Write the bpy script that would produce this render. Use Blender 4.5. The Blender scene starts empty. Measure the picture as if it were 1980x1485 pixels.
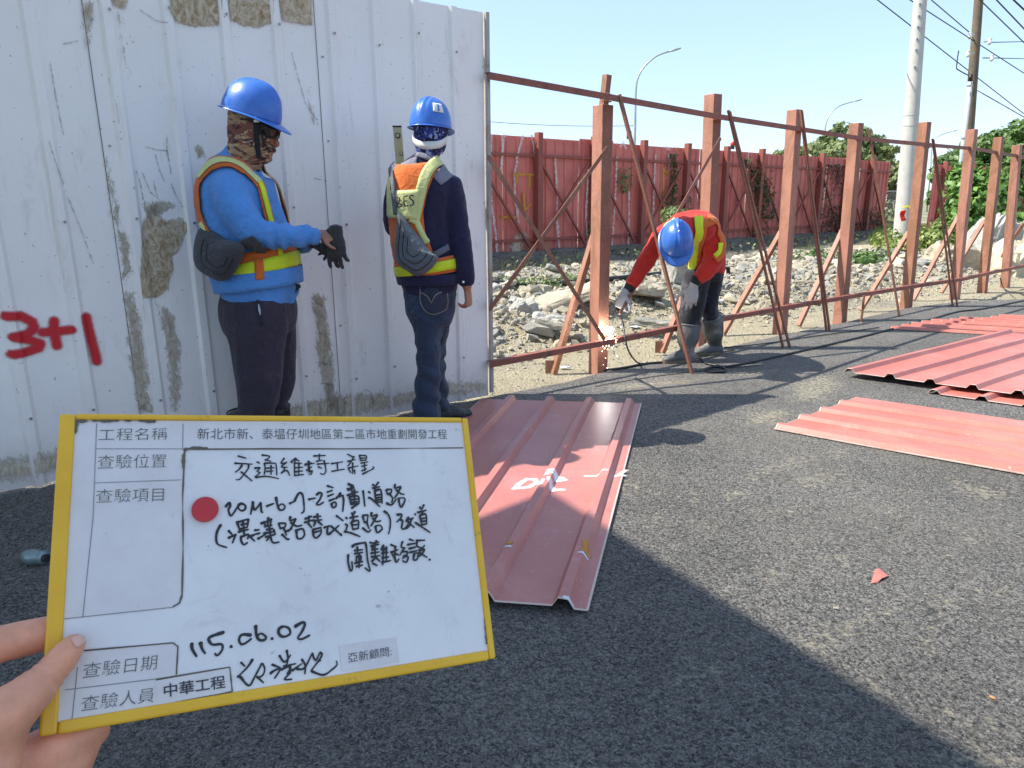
import bpy, bmesh, math, random
from mathutils import Vector, Matrix, noise
from mathutils.bvhtree import BVHTree
R=math.radians; PI=math.pi
random.seed(7)
sc=bpy.context.scene
col=sc.collection
# ---------------------------------------------------------------- camera
F=1373.0; CX=990.0; CY=742.5; EYE=Vector((0,0,1.22)); PT=R(14.4); RL=R(0.3)
_f=Vector((0,math.cos(PT),-math.sin(PT))); _u=Vector((0,math.sin(PT),math.cos(PT))); _r=Vector((1,0,0))
RT=_r*math.cos(RL)-_u*math.sin(RL); UP=_u*math.cos(RL)+_r*math.sin(RL); FW=_f
cd=bpy.data.cameras.new('camera'); cam=bpy.data.objects.new('camera',cd); col.objects.link(cam)
cam.matrix_world=Matrix(((RT.x,UP.x,-FW.x,EYE.x),(RT.y,UP.y,-FW.y,EYE.y),(RT.z,UP.z,-FW.z,EYE.z),(0,0,0,1)))
cd.sensor_width=36; cd.lens=F/1980*36; cd.clip_start=0.05; cd.clip_end=1500
sc.camera=cam
# ---------------------------------------------------------------- sky, sun, exposure
SUN_EL=51.2
w=bpy.data.worlds.new('World'); sc.world=w; w.use_nodes=True
wn=w.node_tree; wn.nodes.clear()
sky=wn.nodes.new('ShaderNodeTexSky'); sky.sky_type='NISHITA'; sky.sun_disc=False
sky.sun_elevation=R(SUN_EL); sky.sun_rotation=R(-88); sky.air_density=1.0; sky.dust_density=0.4; sky.ozone_density=1.6; sky.altitude=0
bg=wn.nodes.new('ShaderNodeBackground'); bg.inputs[1].default_value=0.15
wo=wn.nodes.new('ShaderNodeOutputWorld'); hz_=wn.nodes.new('ShaderNodeMix');hz_.data_type='RGBA';hz_.inputs[0].default_value=.68;hz_.inputs[7].default_value=(1.36,1.84,2.56,1);wn.links.new(sky.outputs[0],hz_.inputs[6]);wn.links.new(hz_.outputs[2],bg.inputs[0]); wn.links.new(bg.outputs[0],wo.inputs[0])
sl=bpy.data.lights.new('sun','SUN'); sun=bpy.data.objects.new('sun',sl); col.objects.link(sun)
sl.energy=3.5; sl.angle=R(0.53); sl.color=(1.0,0.94,0.84)
LDIR=Vector((1.82,-0.05,-2.26)).normalized()
sun.rotation_euler=LDIR.to_track_quat('-Z','Y').to_euler(); sun.location=(-8,0,12)
sc.view_settings.view_transform='Standard'; sc.view_settings.look='None'; sc.view_settings.gamma=1
sc.view_settings.use_curve_mapping=False; sc.view_settings.exposure=1.36
sc.render.engine='CYCLES'
# ---------------------------------------------------------------- survey helpers (camera ray -> place in the world)
def ray(x,y): return FW+RT*((x-CX)/F)-UP*((y-CY)/F)
def G(x,y,z=0.0):
    d=ray(x,y); return EYE+d*((z-EYE.z)/d.z)
def A(x,y,Y):
    d=ray(x,y); return EYE+d*(Y/d.y)
def onplane(x,y,p0,n):
    d=ray(x,y); return EYE+d*((p0-EYE).dot(n)/d.dot(n))
def lerp(a,b,t): return a+(b-a)*t
# ---------------------------------------------------------------- object helpers
def link(name,data,parent=None):
    o=bpy.data.objects.new(name,data); col.objects.link(o)
    if parent: o.parent=parent
    return o
def tag(o,label=None,cat=None,group=None,kind=None):
    if label:o['label']=label
    if cat:o['category']=cat
    if group:o['group']=group
    if kind:o['kind']=kind
    return o
def empty(name,loc,label=None,cat=None,group=None,kind=None):
    o=link(name,None); o.location=loc; o.empty_display_size=.05
    bpy.context.view_layer.update() if False else None
    return tag(o,label,cat,group,kind)
class MB:
    def __init__(s): s.v=[];s.f=[];s.mi=[];s.at=[]
    def add(s,vs,fs,m=0,at=None):
        b=len(s.v); s.v+= [Vector(v) for v in vs]; s.f+=[tuple(i+b for i in f) for f in fs]; s.mi+=[m]*len(fs)
        if at is not None: s.at+=list(at)
    def obox(s,c,ax,ay,az,m=0):   # oriented box with half axes
        c=Vector(c);vs=[c+ax*i+ay*j+az*k for k in(-1,1) for j in(-1,1) for i in(-1,1)]
        s.add(vs,[(0,2,3,1),(4,5,7,6),(0,1,5,4),(2,6,7,3),(0,4,6,2),(1,3,7,5)],m)
    def box(s,x0,x1,y0,y1,z0,z1,m=0):
        s.obox(((x0+x1)/2,(y0+y1)/2,(z0+z1)/2),Vector(((x1-x0)/2,0,0)),Vector((0,(y1-y0)/2,0)),Vector((0,0,(z1-z0)/2)),m)
    def bar(s,a,b,w,h,up=Vector((0,0,1)),m=0):
        a=Vector(a);b=Vector(b);t=(b-a);L=t.length;t.normalize();x=t.cross(up)
        if x.length<1e-4:x=t.cross(Vector((1,0,0)))
        x.normalize();y=x.cross(t);s.obox((a+b)/2,x*w/2,t*L/2,y*h/2,m)
    def angle(s,a,b,w,th,up,m=0):  # L profile bar
        a=Vector(a);b=Vector(b);t=(b-a);L=t.length;t.normalize();x=t.cross(up).normalized();y=x.cross(t)
        c=(a+b)/2
        s.obox(c+y*(w/2-th/2),x*w/2,t*L/2,y*th/2,m); s.obox(c-x*(w/2-th/2)-y*(th/2),x*th/2,t*L/2,y*(w/2-th/2),m)
    def tube(s,pts,r,n=8,m=0,caps=True,smooth=True):
        pts=[Vector(p) for p in pts]; N=len(pts); rs=r if isinstance(r,(list,tuple)) else [r]*N
        prev=None;vs=[]
        for i,p in enumerate(pts):
            t=(pts[min(i+1,N-1)]-pts[max(i-1,0)])
            if t.length<1e-9:t=Vector((0,0,1))
            t.normalize()
            if prev is None: x=t.orthogonal().normalized()
            else:
                x=prev-t*prev.dot(t)
                x=x.normalized() if x.length>1e-6 else t.orthogonal().normalized()
            prev=x;y=t.cross(x)
            for k in range(n):
                a=2*PI*k/n; vs.append(p+(x*math.cos(a)+y*math.sin(a))*rs[i])
        fs=[(i*n+k,i*n+(k+1)%n,(i+1)*n+(k+1)%n,(i+1)*n+k) for i in range(N-1) for k in range(n)]
        if caps: fs+= [tuple(range(n))[::-1],tuple((N-1)*n+k for k in range(n))]
        s.add(vs,fs,m)
    def loft(s,keys,hint,n=24,sub=4,m=0,sq=2.0):
        """keys: (centre, ra, rb[,hint]) elliptical rings, Catmull-Rom between, closed ends"""
        P=[Vector(k[0]) for k in keys];ra=[k[1] for k in keys];rb=[k[2] for k in keys]
        def cr(a,b,c,d,t): return 0.5*((2*b)+(c-a)*t+(2*a-5*b+4*c-d)*t*t+(3*b-a-3*c+d)*t**3)
        N=len(P);C=[];RA=[];RB=[]
        for i in range(N-1):
            ks=[max(i-1,0),i,i+1,min(i+2,N-1)]
            for j in range(sub):
                t=j/sub;C.append(cr(*[P[k] for k in ks],t));RA.append(max(.002,cr(*[ra[k] for k in ks],t)));RB.append(max(.002,cr(*[rb[k] for k in ks],t)))
        C.append(P[-1]);RA.append(ra[-1]);RB.append(rb[-1])
        H=Vector(hint);vs=[];M=len(C)
        for i in range(M):
            t=(C[min(i+1,M-1)]-C[max(i-1,0)]).normalized();x=H-t*H.dot(t)
            if x.length<1e-3:x=t.orthogonal()
            x.normalize();y=t.cross(x)
            for k in range(n):
                a=2*PI*k/n;ca,sa=math.cos(a),math.sin(a)
                e=2.0/sq
                vs.append(C[i]+x*(RA[i]*math.copysign(abs(ca)**e,ca))+y*(RB[i]*math.copysign(abs(sa)**e,sa)))
        fs=[(i*n+k,i*n+(k+1)%n,(i+1)*n+(k+1)%n,(i+1)*n+k) for i in range(M-1) for k in range(n)]
        t0=(C[1]-C[0]).normalized();t1=(C[-1]-C[-2]).normalized()
        b=len(vs);vs+= [C[0]-t0*min(RA[0],RB[0])*.35,C[-1]+t1*min(RA[-1],RB[-1])*.35]
        fs+=[(k+1 if k+1<n else 0,k,b) for k in range(n)]+[((M-1)*n+k,(M-1)*n+(k+1)%n,b+1) for k in range(n)]
        s.add(vs,fs,m)
    def mesh(s,name):
        me=bpy.data.meshes.new(name); me.from_pydata([tuple(v) for v in s.v],[],s.f); return me
    def build(s,name,mats,parent=None,smooth=False,origin=None,bevel=0,label=None,cat=None,group=None,kind=None):
        if not isinstance(mats,(list,tuple)):mats=[mats]
        o0=Vector(origin) if origin is not None else Vector((0,0,0))
        if parent is not None and origin is None: o0=Vector(parent.location) if parent.parent is None else Vector(parent.location)+Vector(parent.parent.location)
        me=bpy.data.meshes.new(name); me.from_pydata([tuple(v-o0) for v in s.v],[],s.f)
        for m in mats:me.materials.append(m)
        if len(mats)>1: me.polygons.foreach_set('material_index',s.mi)
        if smooth: me.polygons.foreach_set('use_smooth',[True]*len(me.polygons))
        if s.at and len(s.at)==len(s.v):
            a=me.attributes.new('edge','FLOAT','POINT'); a.data.foreach_set('value',s.at)
        me.update()
        o=link(name,me,parent)
        if parent is None:o.location=o0
        if bevel:
            b=o.modifiers.new('bevel','BEVEL');b.width=bevel;b.segments=2;b.limit_method='ANGLE'
        return tag(o,label,cat,group,kind)
# ---------------------------------------------------------------- materials
class NT:
    def __init__(s,name):
        s.m=bpy.data.materials.new(name);s.m.use_nodes=True;s.t=s.m.node_tree;s.t.nodes.clear()
        s.out=s.n('ShaderNodeOutputMaterial');s.b=s.n('ShaderNodeBsdfPrincipled');s.l(s.b.outputs[0],s.out.inputs[0])
        s.tc=s.n('ShaderNodeTexCoord')
    def n(s,t,**k):
        x=s.t.nodes.new(t)
        for a,v in k.items():setattr(x,a,v)
        return x
    def l(s,a,b):s.t.links.new(a,b)
    def vec(s,scale=(1,1,1),src='Object',rot=(0,0,0)):
        m=s.n('ShaderNodeMapping');m.inputs['Scale'].default_value=scale;m.inputs['Rotation'].default_value=rot;s.l(s.tc.outputs[src],m.inputs[0]);return m.outputs[0]
    def noise(s,sc_,detail=4,rough=.6,vec=None,dist=0):
        x=s.n('ShaderNodeTexNoise');x.inputs['Scale'].default_value=sc_;x.inputs['Detail'].default_value=detail;x.inputs['Roughness'].default_value=rough;x.inputs['Distortion'].default_value=dist
        s.l(vec or s.tc.outputs['Object'],x.inputs['Vector']);return x.outputs['Fac']
    def voro(s,sc_,vec=None,feature='F1',out='Distance',rnd=1):
        x=s.n('ShaderNodeTexVoronoi');x.feature=feature;x.inputs['Scale'].default_value=sc_;x.inputs['Randomness'].default_value=rnd
        s.l(vec or s.tc.outputs['Object'],x.inputs['Vector']);return x.outputs[out]
    def mr(s,v,a,b,c=0,d=1,clamp=True):
        x=s.n('ShaderNodeMapRange');x.clamp=clamp;s.l(v,x.inputs[0])
        for i,k in enumerate((a,b,c,d)):x.inputs[i+1].default_value=k
        return x.outputs[0]
    def mix(s,fac,a,b):
        x=s.n('ShaderNodeMix',data_type='RGBA')
        if isinstance(fac,(int,float)):x.inputs[0].default_value=fac
        else:s.l(fac,x.inputs[0])
        for i,c in((6,a),(7,b)):
            if isinstance(c,(tuple,list)):x.inputs[i].default_value=(*c[:3],1)
            else:s.l(c,x.inputs[i])
        return x.outputs[2]
    def math(s,op,a,b=0,c=None):
        x=s.n('ShaderNodeMath',operation=op)
        for i,k in enumerate((a,b) if c is None else (a,b,c)):
            if isinstance(k,(int,float)):x.inputs[i].default_value=k
            else:s.l(k,x.inputs[i])
        return x.outputs[0]
    def col(s,c):
        if isinstance(c,(tuple,list)):s.b.inputs['Base Color'].default_value=(*c[:3],1)
        else:s.l(c,s.b.inputs['Base Color'])
    def rough(s,r):
        if isinstance(r,(int,float)):s.b.inputs['Roughness'].default_value=r
        else:s.l(r,s.b.inputs['Roughness'])
    def bump(s,h,st=.3,dist=.01):
        x=s.n('ShaderNodeBump');x.inputs['Strength'].default_value=st;x.inputs['Distance'].default_value=dist;s.l(h,x.inputs['Height'])
        s.l(x.outputs[0],s.b.inputs['Normal'])
    def alpha(s,a): s.l(a,s.b.inputs['Alpha'])
def dk(c,k):return tuple(x*k for x in c[:3])
def plain(name,c,rough=.6,metal=0,var=.25,vs=6,bump=0,bs=60,dirt=None,dl=.55,ds=3,spec=None,sub=0,bd=.004):
    t=NT(name);f=t.mr(t.noise(vs,5),.3,.7);cc=t.mix(f,dk(c,1-var),tuple(min(1,x*(1+var*.5)) for x in c))
    if dirt:
        g=t.mr(t.noise(ds,8,.7),dl,dl+.12);cc=t.mix(g,cc,dirt)
    t.col(cc);t.rough(rough);t.b.inputs['Metallic'].default_value=metal
    if spec is not None:t.b.inputs['Specular IOR Level'].default_value=spec
    if sub:
        t.b.inputs['Subsurface Weight'].default_value=sub;t.b.inputs['Subsurface Radius'].default_value=(.012,.005,.003);t.b.inputs['Subsurface Scale'].default_value=1
    if bump:t.bump(t.noise(bs,6,.65),bump,bd)
    return t.m
def cloth(name,c,var=.18,weave=900,fold=.35,dirt=None,rough=.9):
    t=NT(name);f=t.mr(t.noise(9,4),.3,.7);cc=t.mix(f,dk(c,1-var),tuple(min(1,x*1.08) for x in c))
    if dirt:cc=t.mix(t.mr(t.noise(7,8,.7),.56,.72),cc,dirt)
    t.col(cc);t.rough(rough);t.b.inputs['Sheen Weight'].default_value=.15;t.b.inputs['Specular IOR Level'].default_value=.25
    h=t.math('ADD',t.math('MULTIPLY',t.noise(26,3,.5,dist=1.2),1),t.math('MULTIPLY',t.noise(weave,2),.08))
    t.bump(h,min(1,fold*1.5),.013);return t.m
MAT={}
def asphalt():
    t=NT('asphalt')
    nz=t.n('ShaderNodeTexNoise');nz.inputs['Scale'].default_value=60;nz.inputs['Detail'].default_value=3;t.l(t.tc.outputs['Object'],nz.inputs['Vector'])
    va=t.n('ShaderNodeVectorMath',operation='MULTIPLY_ADD');t.l(nz.outputs['Color'],va.inputs[0]);va.inputs[1].default_value=(.012,.012,.012);t.l(t.tc.outputs['Object'],va.inputs[2]);V=va.outputs[0]
    v1=t.voro(105,vec=V);v2=t.voro(240,vec=V);cell=t.voro(105,vec=V,out='Color');cell2=t.voro(240,vec=V,out='Color')
    sp=t.n('ShaderNodeSeparateColor');t.l(cell,sp.inputs[0]);s2=t.n('ShaderNodeSeparateColor');t.l(cell2,s2.inputs[0])
    stone=t.math('ADD',t.mr(sp.outputs[0],0,1,.055,.215),t.mr(s2.outputs[0],.35,1,-.02,.22))
    n1=t.mr(t.noise(1.1,7,.62),.3,.7,.78,1.25);g=t.math('MULTIPLY',stone,n1)
    cx=t.n('ShaderNodeCombineColor');t.l(t.math('MULTIPLY',g,1.05),cx.inputs[0]);t.l(g,cx.inputs[1]);t.l(t.math('MULTIPLY',g,.92),cx.inputs[2]);base=cx.outputs[0]
    gap=t.math('MULTIPLY',t.mr(t.noise(95,6,.85),.47,.36),.92);base=t.mix(gap,base,(.014,.014,.015))
    sn=t.mr(t.noise(.9,9,.76,dist=.5),.46,.70);sn2=t.mr(t.noise(40,6,.85),.40,.66)
    base=t.mix(t.math('MULTIPLY',t.math('MULTIPLY',sn,sn2),.62),base,(.42,.38,.28))
    fl=t.mr(t.noise(95,2,.5),.68,.72);base=t.mix(t.math('MULTIPLY',fl,.55),base,(.42,.40,.33))
    t.col(base);t.rough(t.mr(sp.outputs[1],0,1,.6,.95));t.b.inputs['Specular IOR Level'].default_value=.35
    h=t.math('ADD',t.math('MULTIPLY',t.mr(v1,.0,.7,1,0),.7),t.math('ADD',t.math('MULTIPLY',t.noise(170,6,.8),1.6),t.math('MULTIPLY',sp.outputs[2],.6)))
    t.bump(h,1.0,.015)
    return t.m
def sandmat():
    t=NT('sand');f=t.mr(t.noise(1.8,8,.65),.3,.7);c=t.mix(f,(.50,.43,.27),(.68,.61,.43))
    c=t.mix(t.mr(t.noise(46,6,.75),.35,.6),dk((.56,.49,.33),.66),c)
    c=t.mix(t.math('MULTIPLY',t.mr(t.noise(.35,5,.6),.52,.66),.55),c,(.22,.2,.17))
    t.col(c);t.rough(.95);t.bump(t.math('ADD',t.noise(16,10,.82),t.math('MULTIPLY',t.voro(55),.5)),1.0,.06);return t.m
def farground():
    t=NT('far_ground');f=t.mr(t.noise(.25,8,.65),.4,.6);c=t.mix(f,(.09,.12,.035),(.3,.27,.19))
    t.col(c);t.rough(.95);t.bump(t.noise(20,6,.7),.8,.05);return t.m
def whitepaint():
    t=NT('white_hoarding_paint');c=t.mix(t.mr(t.noise(2.2,6),.3,.7),(.85,.79,.755),(.90,.85,.815))
    dot=t.mr(t.noise(30,3,.6),.735,.76);c=t.mix(dot,c,(.24,.20,.16))
    strk=t.mr(t.noise(2.4,9,.78,vec=t.vec((5,5,.8)),dist=.8),.56,.74);c=t.mix(t.math('MULTIPLY',strk,.5),c,(.46,.37,.27))
    dot2=t.mr(t.noise(70,2,.5),.72,.75);c=t.mix(t.math('MULTIPLY',dot2,.8),c,(.22,.2,.18))
    # splash dirt along the foot of the sheets
    sx=t.n('ShaderNodeSeparateXYZ');t.l(t.tc.outputs['Object'],sx.inputs[0])
    zz=t.math('ADD',sx.outputs[2],t.math('MULTIPLY',t.noise(7,6,.7),.35))
    c=t.mix(t.math('MULTIPLY',t.mr(zz,.42,.10),.62),c,(.27,.22,.19))
    zz2=t.math('ADD',sx.outputs[2],t.math('MULTIPLY',t.noise(2.5,6,.7),.9));c=t.mix(t.math('MULTIPLY',t.mr(zz2,1.05,.45),.35),c,(.58,.50,.49))
    t.col(c);t.rough(.42);t.bump(t.noise(4,3),.15,.02);return t.m
def redpaint(name='red_sheet_paint',c0=(.47,.145,.11),sc=.16,wst=(.72,.6,.55)):
    t=NT(name);c=t.mix(t.mr(t.noise(2.5,6),.3,.7),dk(c0,.86),c0)
    st=t.mr(t.noise(4,10,.85,dist=.8),.54,.70);c=t.mix(t.math('MULTIPLY',st,sc),c,wst)
    sc2=t.mr(t.noise(3,9,.8,vec=t.vec((14,1.2,1),rot=(0,0,.5)),dist=.3),.66,.70);c=t.mix(t.math('MULTIPLY',sc2,.45),c,(.80,.70,.64))
    ds=t.mr(t.noise(1.3,7,.7),.45,.75);c=t.mix(t.math('MULTIPLY',ds,.16),c,(.60,.48,.38))
    c=t.mix(t.math('MULTIPLY',t.mr(t.noise(60,4,.7),.64,.7),.35),c,(.75,.68,.62))
    t.col(c);t.rough(.38);t.bump(t.noise(3,3),.12,.02);return t.m
def oldred():
    t=NT('old_red_hoarding_paint');c=t.mix(t.mr(t.noise(1.2,6),.3,.7),(.47,.10,.08),(.58,.16,.135))
    st=t.mr(t.noise(2.2,8,.75,vec=t.vec((3.5,3.5,.35)),dist=.5),.62,.70);c=t.mix(t.math('MULTIPLY',st,.55),c,(.55,.42,.40))
    ru=t.mr(t.noise(3,8,.7,vec=t.vec((1.5,1.5,.7))),.6,.7);c=t.mix(t.math('MULTIPLY',ru,.4),c,(.16,.06,.03))
    sx=t.n('ShaderNodeSeparateXYZ');t.l(t.tc.outputs['Object'],sx.inputs[0])
    zz=t.math('ADD',sx.outputs[2],t.math('MULTIPLY',t.noise(4,6,.7),.5));c=t.mix(t.math('MULTIPLY',t.mr(zz,.75,.3),.6),c,(.22,.17,.13))
    t.col(c);t.rough(.5);return t.m
def primer(name,c,rust,amt=.55):
    t=NT(name);c_=t.mix(t.mr(t.noise(4,6),.3,.7),dk(c,.8),c)
    r=t.mr(t.noise(3.0,10,.8,vec=t.vec((2,2,.6)),dist=.6),amt,amt+.12);c_=t.mix(t.math('MULTIPLY',r,.8),c_,rust)
    p=t.mr(t.noise(85,4,.7),.60,.66);c_=t.mix(t.math('MULTIPLY',p,.5),c_,(.60,.40,.30))
    t.col(c_);t.rough(.62);t.bump(t.noise(70,5,.7),.35,.002);return t.m
def mud(name,c1,c2,lo=.25,k=.9,ns=22):
    t=NT(name);c=t.mix(t.mr(t.noise(24,9,.8,vec=t.vec((1,1,.6)),dist=2.2),.40,.60),c1,c2);t.col(c);t.rough(.9)
    a=t.n('ShaderNodeAttribute');a.attribute_name='edge'
    e=t.math('ADD',a.outputs['Fac'],t.math('MULTIPLY',t.math('SUBTRACT',t.noise(ns,8,.78,vec=t.vec((1,1,.38)),dist=1.4),.5),k))
    t.alpha(t.mr(e,lo,lo+.30,0,.92));t.bump(t.noise(45,6,.7,dist=1),.6,.004);return t.m
def spray(name,c,lo=.2,hi=.6,k=.25,ns=80,op=1.0):
    t=NT(name);t.col(c);t.rough(.55);a=t.n('ShaderNodeAttribute');a.attribute_name='edge'
    e=t.math('ADD',a.outputs['Fac'],t.math('MULTIPLY',t.math('SUBTRACT',t.noise(ns,4,.6),.5),k))
    t.alpha(t.mr(e,lo,hi,0,op));return t.m
def camo(name,cs,scale=22,stretch=(1,1,2.2)):
    t=NT(name);v=t.vec(stretch);n=t.noise(scale,3,.5,vec=v,dist=1.4);c=t.mix(t.mr(n,.46,.48),cs[0],cs[1])
    n2=t.noise(scale*1.4,3,.5,vec=t.vec(stretch,rot=(1,1,0)),dist=1.5);c=t.mix(t.mr(n2,.53,.55),c,cs[2])
    n3=t.noise(scale*1.9,3,.5,vec=t.vec(stretch,rot=(0,1,2)),dist=1.5);c=t.mix(t.mr(n3,.58,.6),c,cs[3])
    t.col(c);t.rough(.8);t.bump(t.noise(30,4,.6,vec=t.vec((1,1,4)),dist=.8),.6,.012);return t.m
def helmetmat():
    t=NT('blue_helmet_plastic');c=t.mix(t.mr(t.noise(9,5),.3,.7),(.03,.12,.46),(.045,.17,.58))
    s_=t.mr(t.noise(38,7,.8,dist=.8),.63,.68);c=t.mix(t.math('MULTIPLY',s_,.5),c,(.5,.52,.55));t.col(c)
    t.rough(t.mr(t.noise(20,4),.3,.7,.22,.42));t.bump(t.noise(60,3),.05,.002);return t.m
def leafmat(name,c1,c2,tr=.25):
    t=NT(name);o=t.n('ShaderNodeNewGeometry');c=t.mix(o.outputs['Random Per Island'],c1,c2);t.col(c);t.rough(.5)
    t.b.inputs['Transmission Weight'].default_value=0
    tl=t.n('ShaderNodeBsdfTranslucent');t.l(c,tl.inputs[0]);mx=t.n('ShaderNodeMixShader');mx.inputs[0].default_value=tr
    t.l(t.b.outputs[0],mx.inputs[1]);t.l(tl.outputs[0],mx.inputs[2]);t.l(mx.outputs[0],t.out.inputs[0]);return t.m
def rockmat(name,c1,c2):
    t=NT(name);o=t.n('ShaderNodeObjectInfo');f=t.math('ADD',t.math('MULTIPLY',o.outputs['Random'],.6),t.math('MULTIPLY',t.noise(6,6,.7),.5))
    c=t.mix(t.mr(f,.2,.9),c1,c2);c=t.mix(t.math('MULTIPLY',t.mr(t.noise(3,6,.7),.5,.65),.5),c,(.50,.45,.33))
    t.col(c);t.rough(.92);t.bump(t.noise(30,8,.75),.7,.02);return t.m
def emit(name,c,st):
    t=NT(name);e=t.n('ShaderNodeEmission');e.inputs[0].default_value=(*c,1);e.inputs[1].default_value=st;t.l(e.outputs[0],t.out.inputs[0]);return t.m
M=MAT
M['asphalt']=asphalt();M['sand']=sandmat();M['far']=farground();M['white']=whitepaint();M['red']=redpaint();M['oldred']=oldred()
M['redshade']=redpaint('red_sheet_paint_scuffed',(.46,.16,.14),.38,(.58,.42,.40))
M['post']=primer('post_primer',(.42,.185,.125),(.22,.10,.055),.47);M['rail']=primer('rail_primer',(.27,.08,.055),(.10,.045,.03),.5)
M['rusty']=primer('rusty_bar',(.24,.09,.055),(.30,.17,.10),.5)
M['postside']=primer('post_shade_side_rusty',(.30,.115,.075),(.17,.075,.04),.44);M['postrust']=primer('post_rusty',(.42,.19,.12),(.23,.10,.045),.42)  # postside: rust and shade both put into the colour of the road-facing side
M['mud']=mud('dried_mud',(.30,.20,.09),(.68,.58,.43),.3,1.1,26);M['mudlight']=mud('pale_mud',(.36,.28,.18),(.60,.54,.46),.62,2.2,30)
M['redspray']=spray('red_spray_paint',(.58,.01,.02),.12,.6);M['whitespray']=spray('white_spray_paint',(.80,.82,.86),.25,.85,.9,60,.8)
M['yellowspray']=spray('yellow_spray_paint',(.55,.22,.02),.2,.7,.5,60,.85);M['whitestreak']=spray('white_streak_paint',(.62,.54,.54),.42,.85,1.6,16,.8)
M['sanddust']=spray('sand_dust_patch',(.46,.41,.29),.5,1.5,3.2,38,.55)
M['scratch']=spray('scratch_marks',(.26,.21,.16),.35,1.0,1.4,60,.55);M['black']=plain('black_rubber',(.012,.012,.014),.5,var=.3);M['cable']=plain('cable_black',(.015,.016,.018),.45,var=.2)
M['galv']=plain('galvanised_steel',(.42,.45,.47),.4,.7,.15);M['steel']=plain('bare_steel',(.35,.33,.3),.45,.8,.2,dirt=(.2,.12,.08))
M['chan']=plain('grey_channel',(.42,.38,.34),.5,.1,.2,dirt=(.25,.16,.11),dl=.5);M['edge']=plain('cut_sheet_edge',(.58,.44,.38),.5,0,.2,dirt=(.3,.15,.1),dl=.52)
M['concrete']=plain('pole_concrete',(.50,.49,.45),.85,var=.15,vs=4,bump=.3,bs=40,dirt=(.36,.33,.28),dl=.6)
M['wood']=plain('old_pole',(.15,.115,.08),.85,var=.3,vs=5,bump=.4,bs=30,dirt=(.14,.1,.08),dl=.55)
M['grey']=plain('grey_pvc',(.42,.46,.47),.5,var=.1)
M['rock']=rockmat('broken_concrete',(.27,.235,.17),(.55,.49,.37));M['rockgrey']=rockmat('grey_rubble',(.19,.19,.17),(.42,.41,.37))
M['helmet']=helmetmat();M['leaf1']=leafmat('leaf_green',(.05,.11,.02),(.12,.21,.045));M['leaf2']=leafmat('leaf_bright',(.07,.16,.025),(.16,.30,.05))
M['leaf3']=leafmat('leaf_olive',(.11,.16,.05),(.22,.27,.10));M['dryleaf']=leafmat('dry_weed',(.10,.085,.05),(.17,.15,.085),.1);M['bark']=plain('bark',(.14,.11,.08),.9,var=.3,bump=.5,bs=20)
M['grass']=leafmat('grass_blade',(.12,.20,.04),(.30,.34,.09))
M['ivy']=leafmat('ivy_leaf',(.05,.05,.02),(.10,.12,.035),.1);M['ivybrown']=leafmat('ivy_dry',(.11,.05,.03),(.17,.10,.06),.1)
# ================================================================ SETTING
FD=Vector((.8,.6,0)); FN=Vector((.6,-.8,0)); F0=Vector((-.15,4.43,0))   # hoarding line: along, towards the viewer, end point
def smooth(x): x=max(0,min(1,x)); return x*x*(3-2*x)
edge_px=[(905,776),(1000,757),(1085,741),(1160,722),(1240,706),(1320,692),(1420,668),(1500,651),(1560,638),(1640,622),(1700,608),(1760,595),(1850,583),(1980,578)]
road_edge=[G(*p) for p in edge_px]
road_edge=[Vector((F0.x,F0.y,0))-FD*9-FN*.02, Vector((F0.x,F0.y,0))-FD*.3-FN*.03]+road_edge+[Vector((12,10.4,0)),Vector((30,13,0))]
def densify(pts,step=.08):
    o=[]
    for a,b in zip(pts,pts[1:]):
        n=max(1,int((b-a).length/step))
        for i in range(n):
            p=a.lerp(b,i/n);k=noise.noise(Vector((p.x*6,p.y*6,0)))*.018;o.append(p+Vector((k*.6,-k*.8,0)))
    o.append(pts[-1]);return o
re=densify(road_edge)
mb=MB();n=len(re);mb.v=[Vector(p) for p in re]+[Vector((30,-12,0)),Vector((-16,-12,0))]
mb.f=[tuple(range(n+2))[::-1]];mb.mi=[0]
mb.add([(p.x,p.y,0) for p in re]+[(p.x-.02,p.y+.025,-.06) for p in re],[(i,n+i,n+i+1,i+1) for i in range(n-1)])
mb.build('road',M['asphalt'],kind='structure')
def soil_h(x,y):
    wv=(Vector((x,y,0))-F0).dot(-FN); s=(Vector((x,y,0))-F0).dot(FD)
    h=-.035+.02*noise.noise(Vector((x*1.1,y*1.1,0)))+.012*noise.noise(Vector((x*4,y*4,3)))
    pile=smooth((wv-.7)/1.2)*smooth((6.5-wv)/2.2)*smooth((s+2)/2)
    h+=pile*(.22+.16*noise.noise(Vector((x*.55,y*.55,7)))+.06*noise.noise(Vector((x*1.8,y*1.8,2))))
    h+=smooth((wv-4.2)/2)*.05
    return h
mb=MB();nx,ny=230,200
for j in range(ny+1):
    for i in range(nx+1):
        x=-6+26*i/nx;y=2.0+30*(j/ny)**1.25;mb.v.append(Vector((x,y,soil_h(x,y) if True else 0)))
# keep the soil under the road well below it
for v in mb.v:
    wv=(Vector((v.x,v.y,0))-F0).dot(-FN)
    if wv<-.05: v.z=-.09
mb.f=[(j*(nx+1)+i,j*(nx+1)+i+1,(j+1)*(nx+1)+i+1,(j+1)*(nx+1)+i) for j in range(ny) for i in range(nx)];mb.mi=[0]*len(mb.f)
mb.build('soil',M['sand'],smooth=True,kind='structure')
mb=MB();mb.add([(-900,-900,-.25),(900,-900,-.25),(900,900,-.25),(-900,900,-.25)],[(0,1,2,3)]);mb.build('ground',M['far'],kind='structure')
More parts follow.
